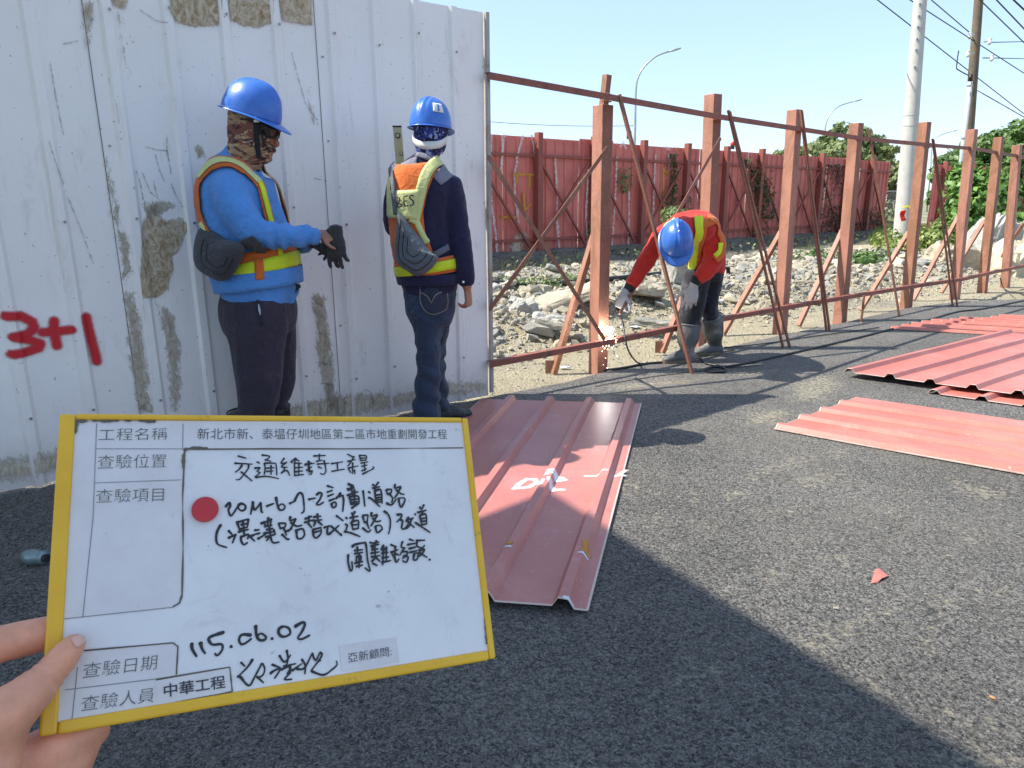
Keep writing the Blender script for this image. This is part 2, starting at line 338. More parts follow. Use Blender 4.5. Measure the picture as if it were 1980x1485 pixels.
# ---------------------------------------------------------------- corrugated sheets
RIBS=(.09,.33,.57,.81)
def profile(u,hgt=.022,ribs=RIBS,w0=.030,w1=.016):
    for r in ribs:
        d=abs(u-r)
        if d<w0: return hgt*min(1,(w0-d)/(w0-w1))
    return 0.0
def profile_pts(W=1.0,hgt=.022,ribs=RIBS,w0=.030,w1=.016):
    p=[(0,0)]
    for r in ribs: p+=[(r-w0,0),(r-w1,hgt),(r+w1,hgt),(r+w0,0)]
    return p+[(W,0)]
def panel_mb(o,U,V,N,W,L,hgt=.022,ribs=RIBS,seg=10,wave=.003,seed=0,w0=.030,w1=.016):
    m=MB();pp=profile_pts(W,hgt,ribs,w0,w1)
    for j in range(seg+1):
        for (u,h) in pp:
            k=wave*noise.noise(Vector((u*2.3+seed*7,j*3.1/seg,seed)))
            m.v.append(o+U*u+V*(L*j/seg)+N*(h+k))
    n=len(pp);m.f=[(j*n+i,j*n+i+1,(j+1)*n+i+1,(j+1)*n+i) for j in range(seg) for i in range(n-1)];m.mi=[0]*len(m.f);return m
# ---- white hoarding
H=2.262
wf=empty('hoarding_fence',F0,'tall white corrugated metal hoarding with mud stains and red spray paint behind two workers','fence')
for k in range(6):
    o=F0-FD*(1.0*(k+1)+.012+.006)+FN*(.004*(k%2))+Vector((0,0,.010))
    panel_mb(o,FD,Vector((0,0,1)),FN,1.012,H-.010+(.006 if k==1 else 0),hgt=.017,ribs=(.09,.33,.57,.81),seg=12,wave=.009,seed=k).build('panel',M['white'],wf)
m=MB();m.obox(F0+FD*.012+FN*.006+Vector((0,0,H/2+.015)),FD*.012,FN*.018,Vector((0,0,H/2-.015)));m.build('end_channel',M['chan'],wf,bevel=.002)
m=MB();m.obox(F0+FD*.03-FN*.03+Vector((0,0,H/2+.01)),FD*.006,FN*.03,Vector((0,0,H/2-.02)));m.build('end_post',M['galv'],wf)
for z in (.35,1.2,2.05):
    m=MB();m.obox(F0-FD*2.0-FN*.045+Vector((0,0,z)),FD*1.99,FN*.02,Vector((0,0,.025)));m.build('back_rail',M['rail'],wf)
for k in range(4):
    m=MB();m.obox(F0-FD*(.45+1.15*k)-FN*.12+Vector((0,0,1.1)),FD*.05,FN*.05,Vector((0,0,1.1)));m.build('back_post',M['post'],wf)
for k in range(1,4):
    q=F0-FD*(k+.014)+FN*.0055;m=MB();m.tube([q+Vector((0,0,.04)),q+Vector((0,0,H-.01))],.0014,6);m.build('seam_gap',M['black'],wf)
m=MB()
for k in range(4):
    for r in RIBS:
        for z in (.30,1.15,2.05):
            c=F0-FD*(k+1-r+.012+random.uniform(-.004,.004))+FN*.026+Vector((0,0,z+random.uniform(-.05,.05)))
            m.tube([c,c+FN*.005],.0065,6)
    for z in (.16,.6,1.05,1.5,1.95):
        c=F0-FD*(k+.985)+FN*.004+Vector((0,0,z+random.uniform(-.04,.04)));m.tube([c,c+FN*.006],.005,6)
m.build('screw',M['steel'],wf,kind='stuff')
def fprof(u):
    if u>0 or u<-4.1:return 0
    k=int(-u-.012+1);a=u+k+.012
    return profile(a,.017)
def FS(u,z): return F0+FD*u+Vector((0,0,z))+FN*(fprof(u)+.0085)
def fpx(x,y):
    p=onplane(x,y,F0,FN);return ((p-F0).dot(FD),p.z)
def pseg(p,a,b):
    ax,ay=a;bx,by=b;dx,dy=bx-ax,by-ay;L=dx*dx+dy*dy
    t=0 if L==0 else max(0,min(1,((p[0]-ax)*dx+(p[1]-ay)*dy)/L));return math.hypot(p[0]-ax-t*dx,p[1]-ay-t*dy)
def inpoly(p,P):
    r=False;j=len(P)-1
    for i in range(len(P)):
        if (P[i][1]>p[1])!=(P[j][1]>p[1]) and p[0]<(P[j][0]-P[i][0])*(p[1]-P[i][1])/(P[j][1]-P[i][1])+P[i][0]: r=not r
        j=i
    return r
def decal(name,surf,cell,mat,parent,polys=(),strokes=(),fall=.03,hw=.02,**kw):
    """thin skin of mud or paint that follows a surface; 'edge' attribute = depth inside its outline"""
    pts=[p for P in polys for p in P]+[p for S in strokes for p in S]
    mg=hw if strokes else fall
    x0=min(p[0] for p in pts)-mg;x1=max(p[0] for p in pts)+mg;y0=min(p[1] for p in pts)-mg;y1=max(p[1] for p in pts)+mg
    nx=int((x1-x0)/cell)+2;ny=int((y1-y0)/cell)+2;val={}
    for j in range(ny):
        for i in range(nx):
            p=(x0+i*cell,y0+j*cell);e=-1
            for P in polys:
                d=min(pseg(p,P[k],P[(k+1)%len(P)]) for k in range(len(P)))
                if not inpoly(p,P):d=-d
                e=max(e,.5+.5*d/fall)
            for S in strokes:
                d=min(pseg(p,S[k],S[k+1]) for k in range(len(S)-1));e=max(e,1-d/hw)
            val[i,j]=(p,e)
    m=MB();idx={}
    def vi(k):
        if k not in idx:
            p,e=val[k];idx[k]=len(m.v);m.v.append(surf(*p));m.at.append(max(0,min(1,e)))
        return idx[k]
    for j in range(ny-1):
        for i in range(nx-1):
            ks=[(i,j),(i+1,j),(i+1,j+1),(i,j+1)]
            if max(val[k][1] for k in ks)>0: m.f.append(tuple(vi(k) for k in ks));m.mi.append(0)
    if not m.f:return None
    return m.build(name,mat,parent,smooth=True,**kw)
def FP(*pts):return [fpx(*p) for p in pts]
# mud patches (outlines surveyed on the sheets)
for P in ([(328,-8),(330,28),(345,45),(380,50),(420,48),(428,-8)],[(438,-8),(446,40),(470,50),(500,52),(524,44),(524,-8)],[(535,-8),(545,40),(580,46),(602,48),(600,-8)],
          [(212,-8),(222,10),(240,18),(246,-8)],[(270,575),(275,440),(290,400),(320,430),(350,420),(362,440),(345,480),(330,495),(332,520),(322,560),(300,575)]):
    decal('mud_patch',FS,.012,M['mud'],wf,polys=[FP(*P)],fall=.02)
for P in ([(152,-5),(158,60),(165,110),(176,90),(186,40),(190,-5)],[(196,300),(204,360),(215,440),(232,445),(238,420),(224,360),(208,300)],
          [(218,440),(228,520),(245,560),(262,530),(258,470),(240,440)],[(232,560),(245,650),(262,800),(300,800),(288,700),(272,600),(262,560)],
          [(300,580),(318,700),(330,800),(350,800),(352,680),(335,600)],[(222,20),(232,90),(245,160),(252,150),(242,60),(236,20)],
          [(600,560),(612,700),(630,795),(655,795),(645,700),(632,570)],[(266,390),(285,430),(310,420),(350,400),(320,380)],[(365,275),(372,305),(400,310),(395,280)],[(585,150),(600,240),(616,262),(612,230),(598,170)]):
    decal('mud_streak',FS,.014,M['mudlight'],wf,polys=[FP(*P)],fall=.03)
# dirt kicked up along the foot
decal('foot_dirt',FS,.02,M['mudlight'],wf,polys=[[(-3.9,.035),(-3.9,.16),(-3,.22),(-2.4,.17),(-2,.24),(-1.5,.18),(-1,.2),(-.6,.15),(-.3,.17),(0,.11),(0,.035)]],fall=.05)
for S in (((262,330),(270,352),(276,385)),((275,335),(290,372),(300,380)),((300,300),(308,330),(318,352)),((322,262),(322,290),(330,335)),((282,285),(302,290),(322,292)),((330,355),(338,375),(352,400)),((296,350),(304,384)),((563,102),(575,150),(590,200),(612,232)),((96,120),(108,190),(122,260)),((94,275),(105,310),(122,358)),((130,380),(155,440),(180,510)),((150,80),(130,84),(122,86)),((606,345),(630,350)),((270,20),(300,40),(322,46)),((600,575),(622,592)),((606,600),(628,615)),((610,640),(634,652)),((612,700),(640,706)),((618,740),(646,744)),((850,606),(868,600)),((705,752),(716,758),(722,780)),((560,488),(585,490),(600,486)),((210,150),(222,200),(228,240))):
    decal('scratch',FS,.004,M['scratch'],wf,strokes=[FP(*S)],hw=.0065)
# red "3+1"
gs=[[(10,610),(40,610),(62,622),(66,634),(52,646),(25,650)],[(25,650),(55,656),(78,664),(74,672),(50,680),(22,684)],[(104,620),(104,640),(110,668)],[(82,642),(110,640),(137,637)]]
decal('red_number_three_plus',FS,.006,M['redspray'],wf,strokes=[FP(*s) for s in gs],hw=.029)
decal('red_number_one',FS,.006,M['redspray'],wf,strokes=[FP((166,612),(172,640),(180,670),(187,698))],hw=.029)
# ---- old red hoarding beyond the rubble
def hoard(P0,P1,H,name,label,wv=.01):
    D=(P1-P0);L=D.length;D.normalize();N=Vector((D.y,-D.x,0));
    e=empty(name,P0,label,'fence');n=int(round(L/1.0))
    rr=random.Random(n)
    for k in range(n):
        o=P0+D*(k*L/n)+N*(.006*(k%2))+Vector((0,0,-.1))
        panel_mb(o,D,Vector((0,0,1)),N,L/n,H+.1+rr.uniform(-.03,.03),hgt=.03,ribs=(.1,.35,.6,.85),seg=6,wave=wv,seed=k,w0=.035,w1=.015).build('panel',M['oldred'],e)
    k=.75;i=0
    while k<L:
        m=MB();m.bar(P0+D*k+N*.1+Vector((0,0,-.1)),P0+D*k+N*.1+Vector((0,0,H+.08)),.12,.12,up=N);m.build('post',M['oldpost'],e)
        if k+1.35<L:
            a=P0+D*k+N*.1;m=MB();m.bar(a+Vector((0,0,H*.84)),a+D*1.3+Vector((0,0,.35)),.04,.04,up=N);m.build('brace',M['oldpost'],e)
            if i%2==0:
                m=MB();m.bar(a+Vector((0,0,.4)),a+D*1.3+N*.03+Vector((0,0,H*.82)),.04,.04,up=N);m.build('brace',M['oldpost'],e)
        k+=1.5;i+=1
    for z in (H*.86,.5):
        m=MB();m.bar(P0+N*.045+Vector((0,0,z)),P1+N*.045+Vector((0,0,z)),.05,.05,up=N);m.build('rail',M['oldpost'],e)
    return e,D,N
M['oldpost']=primer('old_red_post',(.28,.065,.05),(.14,.06,.04),.55)
q0=G(945,519.5);q1=G(1704,461);dd=(q1-q0).normalized()
RF0=q0-dd*2.6
e1,RD,RN=hoard(RF0,q1,2.4,'old_red_hoarding','long faded red sheet hoarding with peeling white stripes and ivy, beyond the rubble')
r0=G(1788,459);r1=r0+(G(1845,453)-r0).normalized()*4.2
hoard(r0,r1,2.35,'old_red_hoarding','short dark red hoarding right of the pale concrete pole',.02)
s0=Vector((27,36,0));hoard(A(1866,440,30)*1.0-Vector((0,0,A(1866,440,30).z)),A(2000,440,34)-Vector((0,0,A(2000,440,34).z)),2.4,'old_red_hoarding','far red hoarding mostly hidden behind the broad-leaved shrub',.02)
def RS(u,z): return RF0+RD*u+Vector((0,0,z))+RN*(.045)
def rpx(x,y):
    p=onplane(x,y,RF0,RN);return ((p-RF0).dot(RD),p.z)
def RP(*pts):return [rpx(*p) for p in pts]
for q in (((948,262),(944,330),(948,400),(956,450),(958,490)),((1008,265),(998,300),(992,340),(994,390),(1000,430)),((1025,262),(1030,290),(1034,325)),((972,262),(966,330)),((1070,300),(1075,380),(1074,420),(1080,500)),((1134,330),(1130,420),(1134,480)),((1190,305),(1186,400),(1180,480)),((1214,370),(1212,480)),((1265,300),(1262,350),(1260,430)),((1290,300),(1292,330)),((1196,285),(1202,275),(1208,288)),((1285,285),(1292,290))):
    decal('white_streak',RS,.028,M['whitestreak'],e1,strokes=[RP(*q)],hw=.06)
decal('pale_splash',RS,.04,M['mudlight'],e1,polys=[RP((975,480),(990,450),(1005,440),(1028,450),(1012,470),(1008,500),(990,500))],fall=.15)
decal('yellow_marks',RS,.02,M['yellowspray'],e1,strokes=[RP((990,338),(1012,337)),RP((998,338),(996,352)),RP((1018,338),(1028,338)),RP((1021,338),(1021,362)),RP((1010,375),(1012,408),(1022,396)),RP((968,420),(995,420)),RP((1280,325),(1280,420)),RP((1280,330),(1290,335))],hw=.055,kind='stuff')
# ---------------------------------------------------------------- bare steel frame awaiting its sheets
posts_px=[((1172,203),(1162,718)),(None,None),((1543,212),(1514,641)),((1662,238),(1630,620)),((1794,236),(1758,593)),((1885,250),(1852,575)),((1937,265),(1905,562)),((1972,280),(1950,552))]
fr=empty('steel_fence_frame',G(1162,718),'rust red steel fence frame of square posts, rails and diagonal braces beside the road','fence frame')
PB=[];PTp=[]
for i,(t,b) in enumerate(posts_px):
    if t is None: bb=Vector((1.66,5.93,0));tt=A(1385,182,5.93)
    else: bb=G(*b);tt=A(t[0],t[1],bb.y)
    bb=bb+FN*-.03; 
    PB.append(bb);PTp.append(tt+FN*-.03)
nb=PB[-1]+Vector((.85,.6,0));PB.append(nb);PTp.append(nb+Vector((0,0,1.98)))
nb=PB[-1]+Vector((.85,.6,0));PB.append(nb);PTp.append(nb+Vector((0,0,1.98)))
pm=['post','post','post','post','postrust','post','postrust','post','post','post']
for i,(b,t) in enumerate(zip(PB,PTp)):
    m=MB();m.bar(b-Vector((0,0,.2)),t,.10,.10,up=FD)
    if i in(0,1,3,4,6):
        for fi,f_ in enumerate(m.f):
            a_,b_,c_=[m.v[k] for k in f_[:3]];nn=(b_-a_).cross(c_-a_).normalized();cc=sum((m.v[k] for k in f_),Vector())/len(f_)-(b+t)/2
            if abs(nn.dot(FN))>.9 and cc.dot(FN)>0:m.mi[fi]=1  # road-facing side takes the darker rust-and-shade colour
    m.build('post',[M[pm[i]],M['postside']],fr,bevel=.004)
m=MB();p=PTp[0];m.bar(p-Vector((0,0,.05)),A(1174,145,p.y),.045,.045,up=FD);m.build('post_extension',M['rusty'],fr)
def Yof(x):   # depth of the frame line at a picture column
    for (a,b) in zip(FX,FX[1:]):
        if a[0]<=x<=b[0]: return lerp(a[1],b[1],(x-a[0])/(b[0]-a[0]))
    return FX[0][1] if x<FX[0][0] else FX[-1][1]
FX=[(942,4.47),(1167,5.06),(1372,5.87),(1528,6.68),(1645,7.3),(1775,8.27),(1868,9.07),(1921,9.86),(1961,10.33),(1990,10.9)]
FX=[(a,b-.09) for a,b in FX]
def Q(x,y,off=0): return A(x,y,Yof(x)+off)
top=[Q(942,147),Q(1172,188),Q(1385,226),Q(1543,250),Q(1662,268),Q(1798,281),Q(1884,288),Q(1934,297),Q(1980,304)]
bot=[Q(946,704),Q(1180,660),Q(1372,621),Q(1526,593),Q(1640,574),Q(1763,554),Q(1860,540),Q(1907,529),Q(1980,514)]
for L,nm in((top,'top_rail'),(bot,'bottom_rail')):
    for a,b in zip(L,L[1:]):
        m=MB();t=(b-a).normalized();m.angle(a-t*.004,b+t*.02,.040,.005,FN);m.build(nm,M['rail'],fr)
for i,P_ in enumerate((top[1:9],bot[1:9])):
    for k,q in enumerate(P_):
        m=MB();c=q+FD*.02-FN*.012
        for z in (.022,-.022): m.tube([c+Vector((0,0,z))-FD*.045,c+Vector((0,0,z*1.1)),c+Vector((0,0,z))+FD*.04],[.004,.0065,.004],6)
        m.build('weld_bead',M['rusty'],fr,smooth=True,kind='stuff')
for a,b,o in (((942,303),(1167,657),-.05),((1173,285),(945,598),-.01),((1391,267),(1196,606),-.03)):
    m=MB();m.angle(Q(*a,o),Q(*b,o),.028,.004,FN);m.build('diagonal_brace',M['rusty'],fr)
rb=[((1149,455),(1070,722)),((1374,440),(1280,682)),((1513,445),(1398,646)),((1631,442),(1544,630)),((1757,449),(1664,600)),((1854,417),(1766,580)),((1904,426),(1820,566)),((1978,434),(1920,522))]
for i,(a,b) in enumerate(rb):
    ta=A(a[0],a[1],PB[i].y+.06);tb=G(b[0],b[1],-.02)
    m=MB();m.bar(ta,tb,.042,.042,up=FN);m.build('rear_brace',M['postrust'] if i in(0,2,4) else M['post'],fr)
    if i in(0,1):
        m=MB();m.obox(tb+Vector((-.03,0,.05)),Vector((.03,0,0)),Vector((0,.004,0)),Vector((0,0,.05)));m.build('anchor_plate',M['post'],fr)
for x,y,i,c in((1533,269,2,'galv'),(1653,291,3,'black'),(1972,316,7,'black')):
    p=A(x,y,PB[i].y);nn=-FD
    p=PB[i]+nn*.051+Vector((0,0,p.z));m=MB();m.tube([p,p+nn*.002],.011,12);m.build('bolt_hole',M[c],fr)
# leaning props
pr=[((1197,183),[(1338,722)],'first bar, crossing the welder'),((1408,213),[(1514,672),(1527,671)],'just right of the welder, twin foot'),((1548,213),[(1598,640),(1604,640)],'tied beside the third post'),((1680,250),[(1739,612)],'single bar by the fourth post'),((1803,268),[(1842,592),(1851,592)],'by the dark brown post')]
for k,(t,bs,lb) in enumerate(pr):
    b0=G(*bs[0]);e=empty('leaning_steel_prop',b0,'thin rusty steel bar leaning on the top rail, '+lb,'steel bar','steel bars leaning on the fence frame')
    for j,bx in enumerate(bs):
        tt=Q(t[0],t[1],-.03)+Vector((.012*j,0,-.01*j));m=MB();m.angle(G(*bx),tt,.017 if k else .021,.003,FN);m.build('bar',M['rusty'],e)
# stake
m=MB();g=G(1665,622);m.tube([g,g+Vector((.0,0,.27))],.012,8);m.build('steel_stake',M['rusty'],origin=g,label='short rusty stake in the sand behind the fourth post',cat='stake')
# ---------------------------------------------------------------- corrugated sheets lying on the road
def ground_sheet(P,W,L,mat,label,z=.008,hgt=.03,ribs=(.07,.31,.55,.79),bend=0,w=.90,dents=.004,lift=None):
    """P corner, W unit width dir, L vector along ribs"""
    e=empty('roofing_sheet',P+Vector((0,0,z)),label,'metal sheet','loose red corrugated sheets on the road')
    pp=profile_pts(w,hgt,[r for r in ribs if r<w-.03],.034,.016);seg=24;m=MB();n=len(pp);ll=L.length;V=L.normalized()
    def pos(u,h,t): return P+W*u+L*t+Vector((0,0,z+h+dents*(1+noise.noise(Vector((u*3,t*4,P.x))))+(lift(u,t) if lift else 0)))
    for j in range(seg+1):
        for u,h in pp: m.v.append(pos(u,h,j/seg))
    m.f=[(j*n+i,j*n+i+1,(j+1)*n+i+1,(j+1)*n+i) for j in range(seg) for i in range(n-1)];m.mi=[0]*len(m.f)
    m.build('sheet_body',mat,e)
    for t in (0,1):
        m=MB();s=-1 if t==0 else 1
        for u,h in pp:
            a=pos(u,h,t);m.v+=[a+Vector((0,0,.0006))+V*(s*.0005),a+Vector((0,0,-.002))+V*(s*.0015),a+V*(-s*.004)+Vector((0,0,.0012))]
        m.f=[(3*i,3*i+1,3*i+4,3*i+3) for i in range(n-1)]+[(3*i+2,3*i,3*i+3,3*i+5) for i in range(n-1)];m.mi=[0]*len(m.f);m.build('cut_edge',M['edge'],e)
    for u,s in((0,-1),(w,1)):
        m=MB()
        for j in range(seg+1):
            a=pos(u,0,j/seg);m.v+=[a+Vector((0,0,.0008))-W*s*.005,a+W*s*.002,a+W*s*.0025+Vector((0,0,-.005))]
        m.f=[(3*i,3*i+1,3*i+4,3*i+3) for i in range(seg)]+[(3*i+1,3*i+2,3*i+5,3*i+4) for i in range(seg)];m.mi=[0]*len(m.f);m.build('folded_edge',M['edge'],e)
    return e,pos
NR=G(1136,1187);FR=G(1240,783)
Wd=Vector((-.992,.125,0)).normalized()
e,pos=ground_sheet(NR,Wd,FR-NR,M['redshade'],'red corrugated sheet with white spray marks behind the yellow-framed board',w=1.0,ribs=(.075,.32,.565,.81),
   lift=lambda u,t:.012*smooth(1-t*5)*smooth(u*6))
Lm=(FR-NR).length
def SS(u,t):
    h=profile(u,.03,(.075,.32,.565,.81),.034,.016);return pos(u,h,t/Lm)+Vector((0,0,.0025))
def spx(x,y):
    p=G(x,y,.03);d=p-NR;V=(FR-NR).normalized();det=Wd.x*V.y-Wd.y*V.x
    return ((d.x*V.y-d.y*V.x)/det,(Wd.x*d.y-Wd.y*d.x)/det)
def SP(*pts):return [spx(*p) for p in pts]
def oc(c,s):return [(860+x/2.97,740+y/2.97) for x,y in s]
S6=lambda *p:SP(*oc(0,p))
decal('white_mark',SS,.006,M['whitespray'],e,strokes=[S6((430,560),(470,535),(520,535),(530,555),(480,580),(400,588)),S6((400,588),(430,560)),S6((640,515),(600,515),(585,540)),S6((640,515),(640,545),(690,540),(670,525),(620,530)),S6((600,560),(620,600),(610,580)),S6((545,595),(560,570)),S6((610,595),(680,595))],hw=.023)
decal('white_mark',SS,.006,M['whitespray'],e,strokes=[S6((810,517),(930,517)),S6((985,520),(1040,485)),S6((985,515),(1030,515))],hw=.018)
decal('rust_patch',SS,.006,M['yellowspray'],e,strokes=[S6((345,945),(375,940))],hw=.02)
decal('rust_patch',SS,.006,M['yellowspray'],e,strokes=[S6((790,980),(820,978)),S6((805,930),(812,975))],hw=.02)
for q in (S6((335,962),(372,962)),S6((778,996),(815,996)),S6((245,1120),(262,1100)),S6((690,1265),(725,1270))):decal('bare_patch',SS,.006,M['whitespray'],e,strokes=[q],hw=.016)
# sheet in front at right
a=G(1496,832);b=G(1678,762);c=G(1980,920)
Wv=(b-a).normalized();Lv=(c-a).normalized()*2.35
ground_sheet(a,Wv,Lv,M['red'],'sunlit red sheet nearest the viewer at right, its ribs pointing out of the picture',w=.98,ribs=(.05,.29,.53,.77),hgt=.020)
a=G(1632,730);b=G(1980,778);c=G(1937,652)
Wv=(b-a).normalized();Lv=(c-a)*1.02
m0=G(1795,762);ground_sheet(m0,Wv,Lv*1.0,M['red'],'lower red sheet peeping out from under the other one',z=.006,w=1.0,ribs=(.03,.29,.53,.77),hgt=.024)
ground_sheet(a+Vector((0,0,0)),Wv,Lv,M['red'],'sunlit red sheet with tall ribs lying on top of another sheet',z=.040,w=1.1,ribs=(.03,.29,.53,.77,1.01),hgt=.026)
# three overlapping sheets further away
a=G(1722,637);b=G(1812,620);c=G(1980,653)
Wv=(b-a).normalized();Lv=(c-a).normalized()*2.4
Lq=Lv.normalized()
for k,(oo,zz,lb) in enumerate((((0,0),.006,'lowest red sheet of the far pile, end nearest the frame'),((.10,.16),.03,'middle red sheet of the far pile beyond the ribbed pair'),((.30,.36),.054,'top red sheet of the far pile with a bent white end'))):
    ground_sheet(a+Wv*oo[0]+Lq*oo[1]*1.3,Wv,Lv,M['red'],lb,z=zz,w=.85,ribs=(.03,.22,.41,.60,.79),hgt=.022)
# ================================================================ PEOPLE
import numpy as np
def remesh(mb,voxel,iters=4,fold=None,name='m'):
    me=mb.mesh('tmp');o=bpy.data.objects.new('tmp',me);col.objects.link(o)
    bm=bmesh.new();bm.from_mesh(me);bmesh.ops.recalc_face_normals(bm,faces=bm.faces);bm.to_mesh(me);bm.free()
    md=o.modifiers.new('r','REMESH');md.mode='VOXEL';md.voxel_size=voxel;md.adaptivity=0
    dg=bpy.context.evaluated_depsgraph_get();ev=o.evaluated_get(dg);out=bpy.data.meshes.new_from_object(ev,depsgraph=dg)
    bpy.data.objects.remove(o);bpy.data.meshes.remove(me)
    N=len(out.vertices);co=np.empty(N*3);out.vertices.foreach_get('co',co);co=co.reshape(-1,3)
    ed=np.empty(len(out.edges)*2,dtype=np.int64);out.edges.foreach_get('vertices',ed);ed=ed.reshape(-1,2)
    deg=np.bincount(ed.ravel(),minlength=N).astype(float)[:,None]
    for it in range(iters):
        s=np.zeros((N,3))
        for ax in range(3):
            s[:,ax]=np.bincount(ed[:,0],weights=co[ed[:,1],ax],minlength=N)+np.bincount(ed[:,1],weights=co[ed[:,0],ax],minlength=N)
        co=co+.6*(s/np.maximum(deg,1)-co)
    out.vertices.foreach_set('co',co.ravel());out.update()
    if fold:
        nr=np.empty(N*3);out.vertices.foreach_get('normal',nr);nr=nr.reshape(-1,3)
        d=np.array([fold(Vector(c)) for c in co]);co=co+nr*d[:,None];out.vertices.foreach_set('co',co.ravel())
    out.polygons.foreach_set('use_smooth',[True]*len(out.polygons));out.update();out.name=name
    return out
def place(me,name,mat,parent,kind=None):
    root=parent
    loc=Vector(parent.location)+(Vector(parent.parent.location) if parent.parent else Vector((0,0,0)))
    me.transform(Matrix.Translation(-loc));me.materials.clear()
    for m in (mat if isinstance(mat,list) else [mat]):me.materials.append(m)
    o=link(name,me,parent);
    if kind:o['kind']=kind
    return o
def bvh(me):
    return BVHTree.FromPolygons([v.co.copy() for v in me.vertices],[tuple(p.vertices) for p in me.polygons])
def wr(v,amp,fx,fz,seed=0,dirz=1.0):   # ridged cloth wrinkles
    amp=amp*1.15
    n=noise.noise(Vector((v.x*fx+seed,v.y*fx,v.z*fz*dirz)));m=noise.noise(Vector((v.x*fx*2.1+seed,v.y*fx*2.1+5,v.z*fz*2.3)))
    q=noise.noise(Vector((v.x*fx*2.6+3,v.y*fx*2.6,v.z*fz*4.2+seed)));return amp*((1-abs(n)*2.4)*.5+m*.5+(.5-abs(q)*1.8)*.22)
def RG(xl,xr,y,Y,rb):
    a=A(xl,y,Y);b=A(xr,y,Y);return ((a+b)/2,(b-a).length/2,rb)
def snap(b,p,off,frm=None):
    h=b.find_nearest(p); 
    if h[0] is None:return p,Vector((0,-1,0))
    return h[0]+h[1]*off,h[1]
def cast(b,x,y,off,Yg):
    d=ray(x,y).normalized();h=b.ray_cast(EYE,d)
    if h[0] is not None: return h[0]+h[1]*off,h[1]
    return snap(b,A(x,y,Yg),off)
def resample(pts,step):
    P=[Vector(p) for p in pts];N=len(P);o=[]
    def cr(a,b,c,d,t): return 0.5*((2*b)+(c-a)*t+(2*a-5*b+4*c-d)*t*t+(3*b-a-3*c+d)*t**3)
    for i in range(N-1):
        k=max(2,int((P[i+1]-P[i]).length/step));ks=[P[max(i-1,0)],P[i],P[i+1],P[min(i+2,N-1)]]
        o+=[cr(*ks,j/k) for j in range(k)]
    o.append(P[-1]);return o
def ribbon(b,pts,width,off,mat,name,parent,n=4,thick=.003,closed=False,step=.015,soft=True):
    """a strap that lies on a surface: centre line pts (world), snapped to tree b"""
    C=[snap(b,p,off) for p in resample(pts,step)];m=MB();K=n+1;M_=len(C)
    top_=[]
    for i,(p,nn) in enumerate(C):
        t=(C[min(i+1,M_-1)][0]-C[max(i-1,0)][0])
        if t.length<1e-6:t=Vector((0,0,1))
        t.normalize();s=t.cross(nn)
        if s.length<1e-4:s=t.orthogonal()
        s.normalize()
        ww=width[min(int(i/(M_-1)*(len(width)-1)),len(width)-1)] if isinstance(width,(list,tuple)) else width
        for k in range(K):
            q=p+s*(ww*(k/n-.5));q2,_=snap(b,q,off)
            if (q2-q).length>.03:q2=q
            top_.append((q2,nn))
    return strip(m,top_,M_,K,thick,mat,name,parent)
def strip(m,top_,R_,K,thick,mat,name,parent):
    m.v=[a for a,_ in top_]+[a-b*thick for a,b in top_];o=R_*K
    for i in range(R_-1):
        for k in range(K-1):
            q=(i*K+k,i*K+k+1,(i+1)*K+k+1,(i+1)*K+k);m.f.append(q);m.f.append(tuple(o+x for x in q[::-1]))
        m.f.append((i*K,(i+1)*K,o+(i+1)*K,o+i*K));m.f.append((i*K+K-1,o+i*K+K-1,o+(i+1)*K+K-1,(i+1)*K+K-1))
    for k in range(K-1):
        m.f.append((k,o+k,o+k+1,k+1));e=(R_-1)*K;m.f.append((e+k,e+k+1,o+e+k+1,o+e+k))
    m.mi=[0]*len(m.f);return m.build(name,mat,parent,smooth=False if thick>.02 else True)
def patch(b,ca,cb,off,mat,name,parent,nu=12,nv=12,Y=3.5,thick=.003,wob=0):
    """cloth patch between two survey curves (left, right), draped on surface"""
    def at(c,t):
        s=t*(len(c)-1);i=min(int(s),len(c)-2);return (lerp(c[i][0],c[i+1][0],s-i),lerp(c[i][1],c[i+1][1],s-i))
    T=[]
    for j in range(nv+1):
        a=at(ca,j/nv);c=at(cb,j/nv)
        for i in range(nu+1):
            p,nn=cast(b,lerp(a[0],c[0],i/nu),lerp(a[1],c[1],i/nu),off,Y)
            if wob:p=p+nn*(wob*noise.noise(p*22))
            T.append((p,nn))
    return strip(MB(),T,nv+1,nu+1,thick,mat,name,parent)
def belt(b,cen,z0,z1,off,mat,name,parent,tilt=(0,0),seg=64,nv=5,a0=0,a1=360,thick=.003,rad=.6):
    T=[];R_=nv+1
    rows=[]
    for j in range(nv+1):
        z=lerp(z0,z1,j/nv)
        for k in range(seg+1):
            a=R(lerp(a0,a1,k/seg));d=Vector((math.cos(a),math.sin(a),0))
            zz=z+tilt[0]*d.x+tilt[1]*d.y;o_=Vector((cen.x,cen.y,zz))
            h=b.ray_cast(o_+d*rad,-d)
            p,nn=(h[0],h[1]) if h[0] is not None else (o_+d*.15,d)
            T.append((p+nn*off,nn))
    return strip(MB(),T,nv+1,seg+1,thick,mat,name,parent)
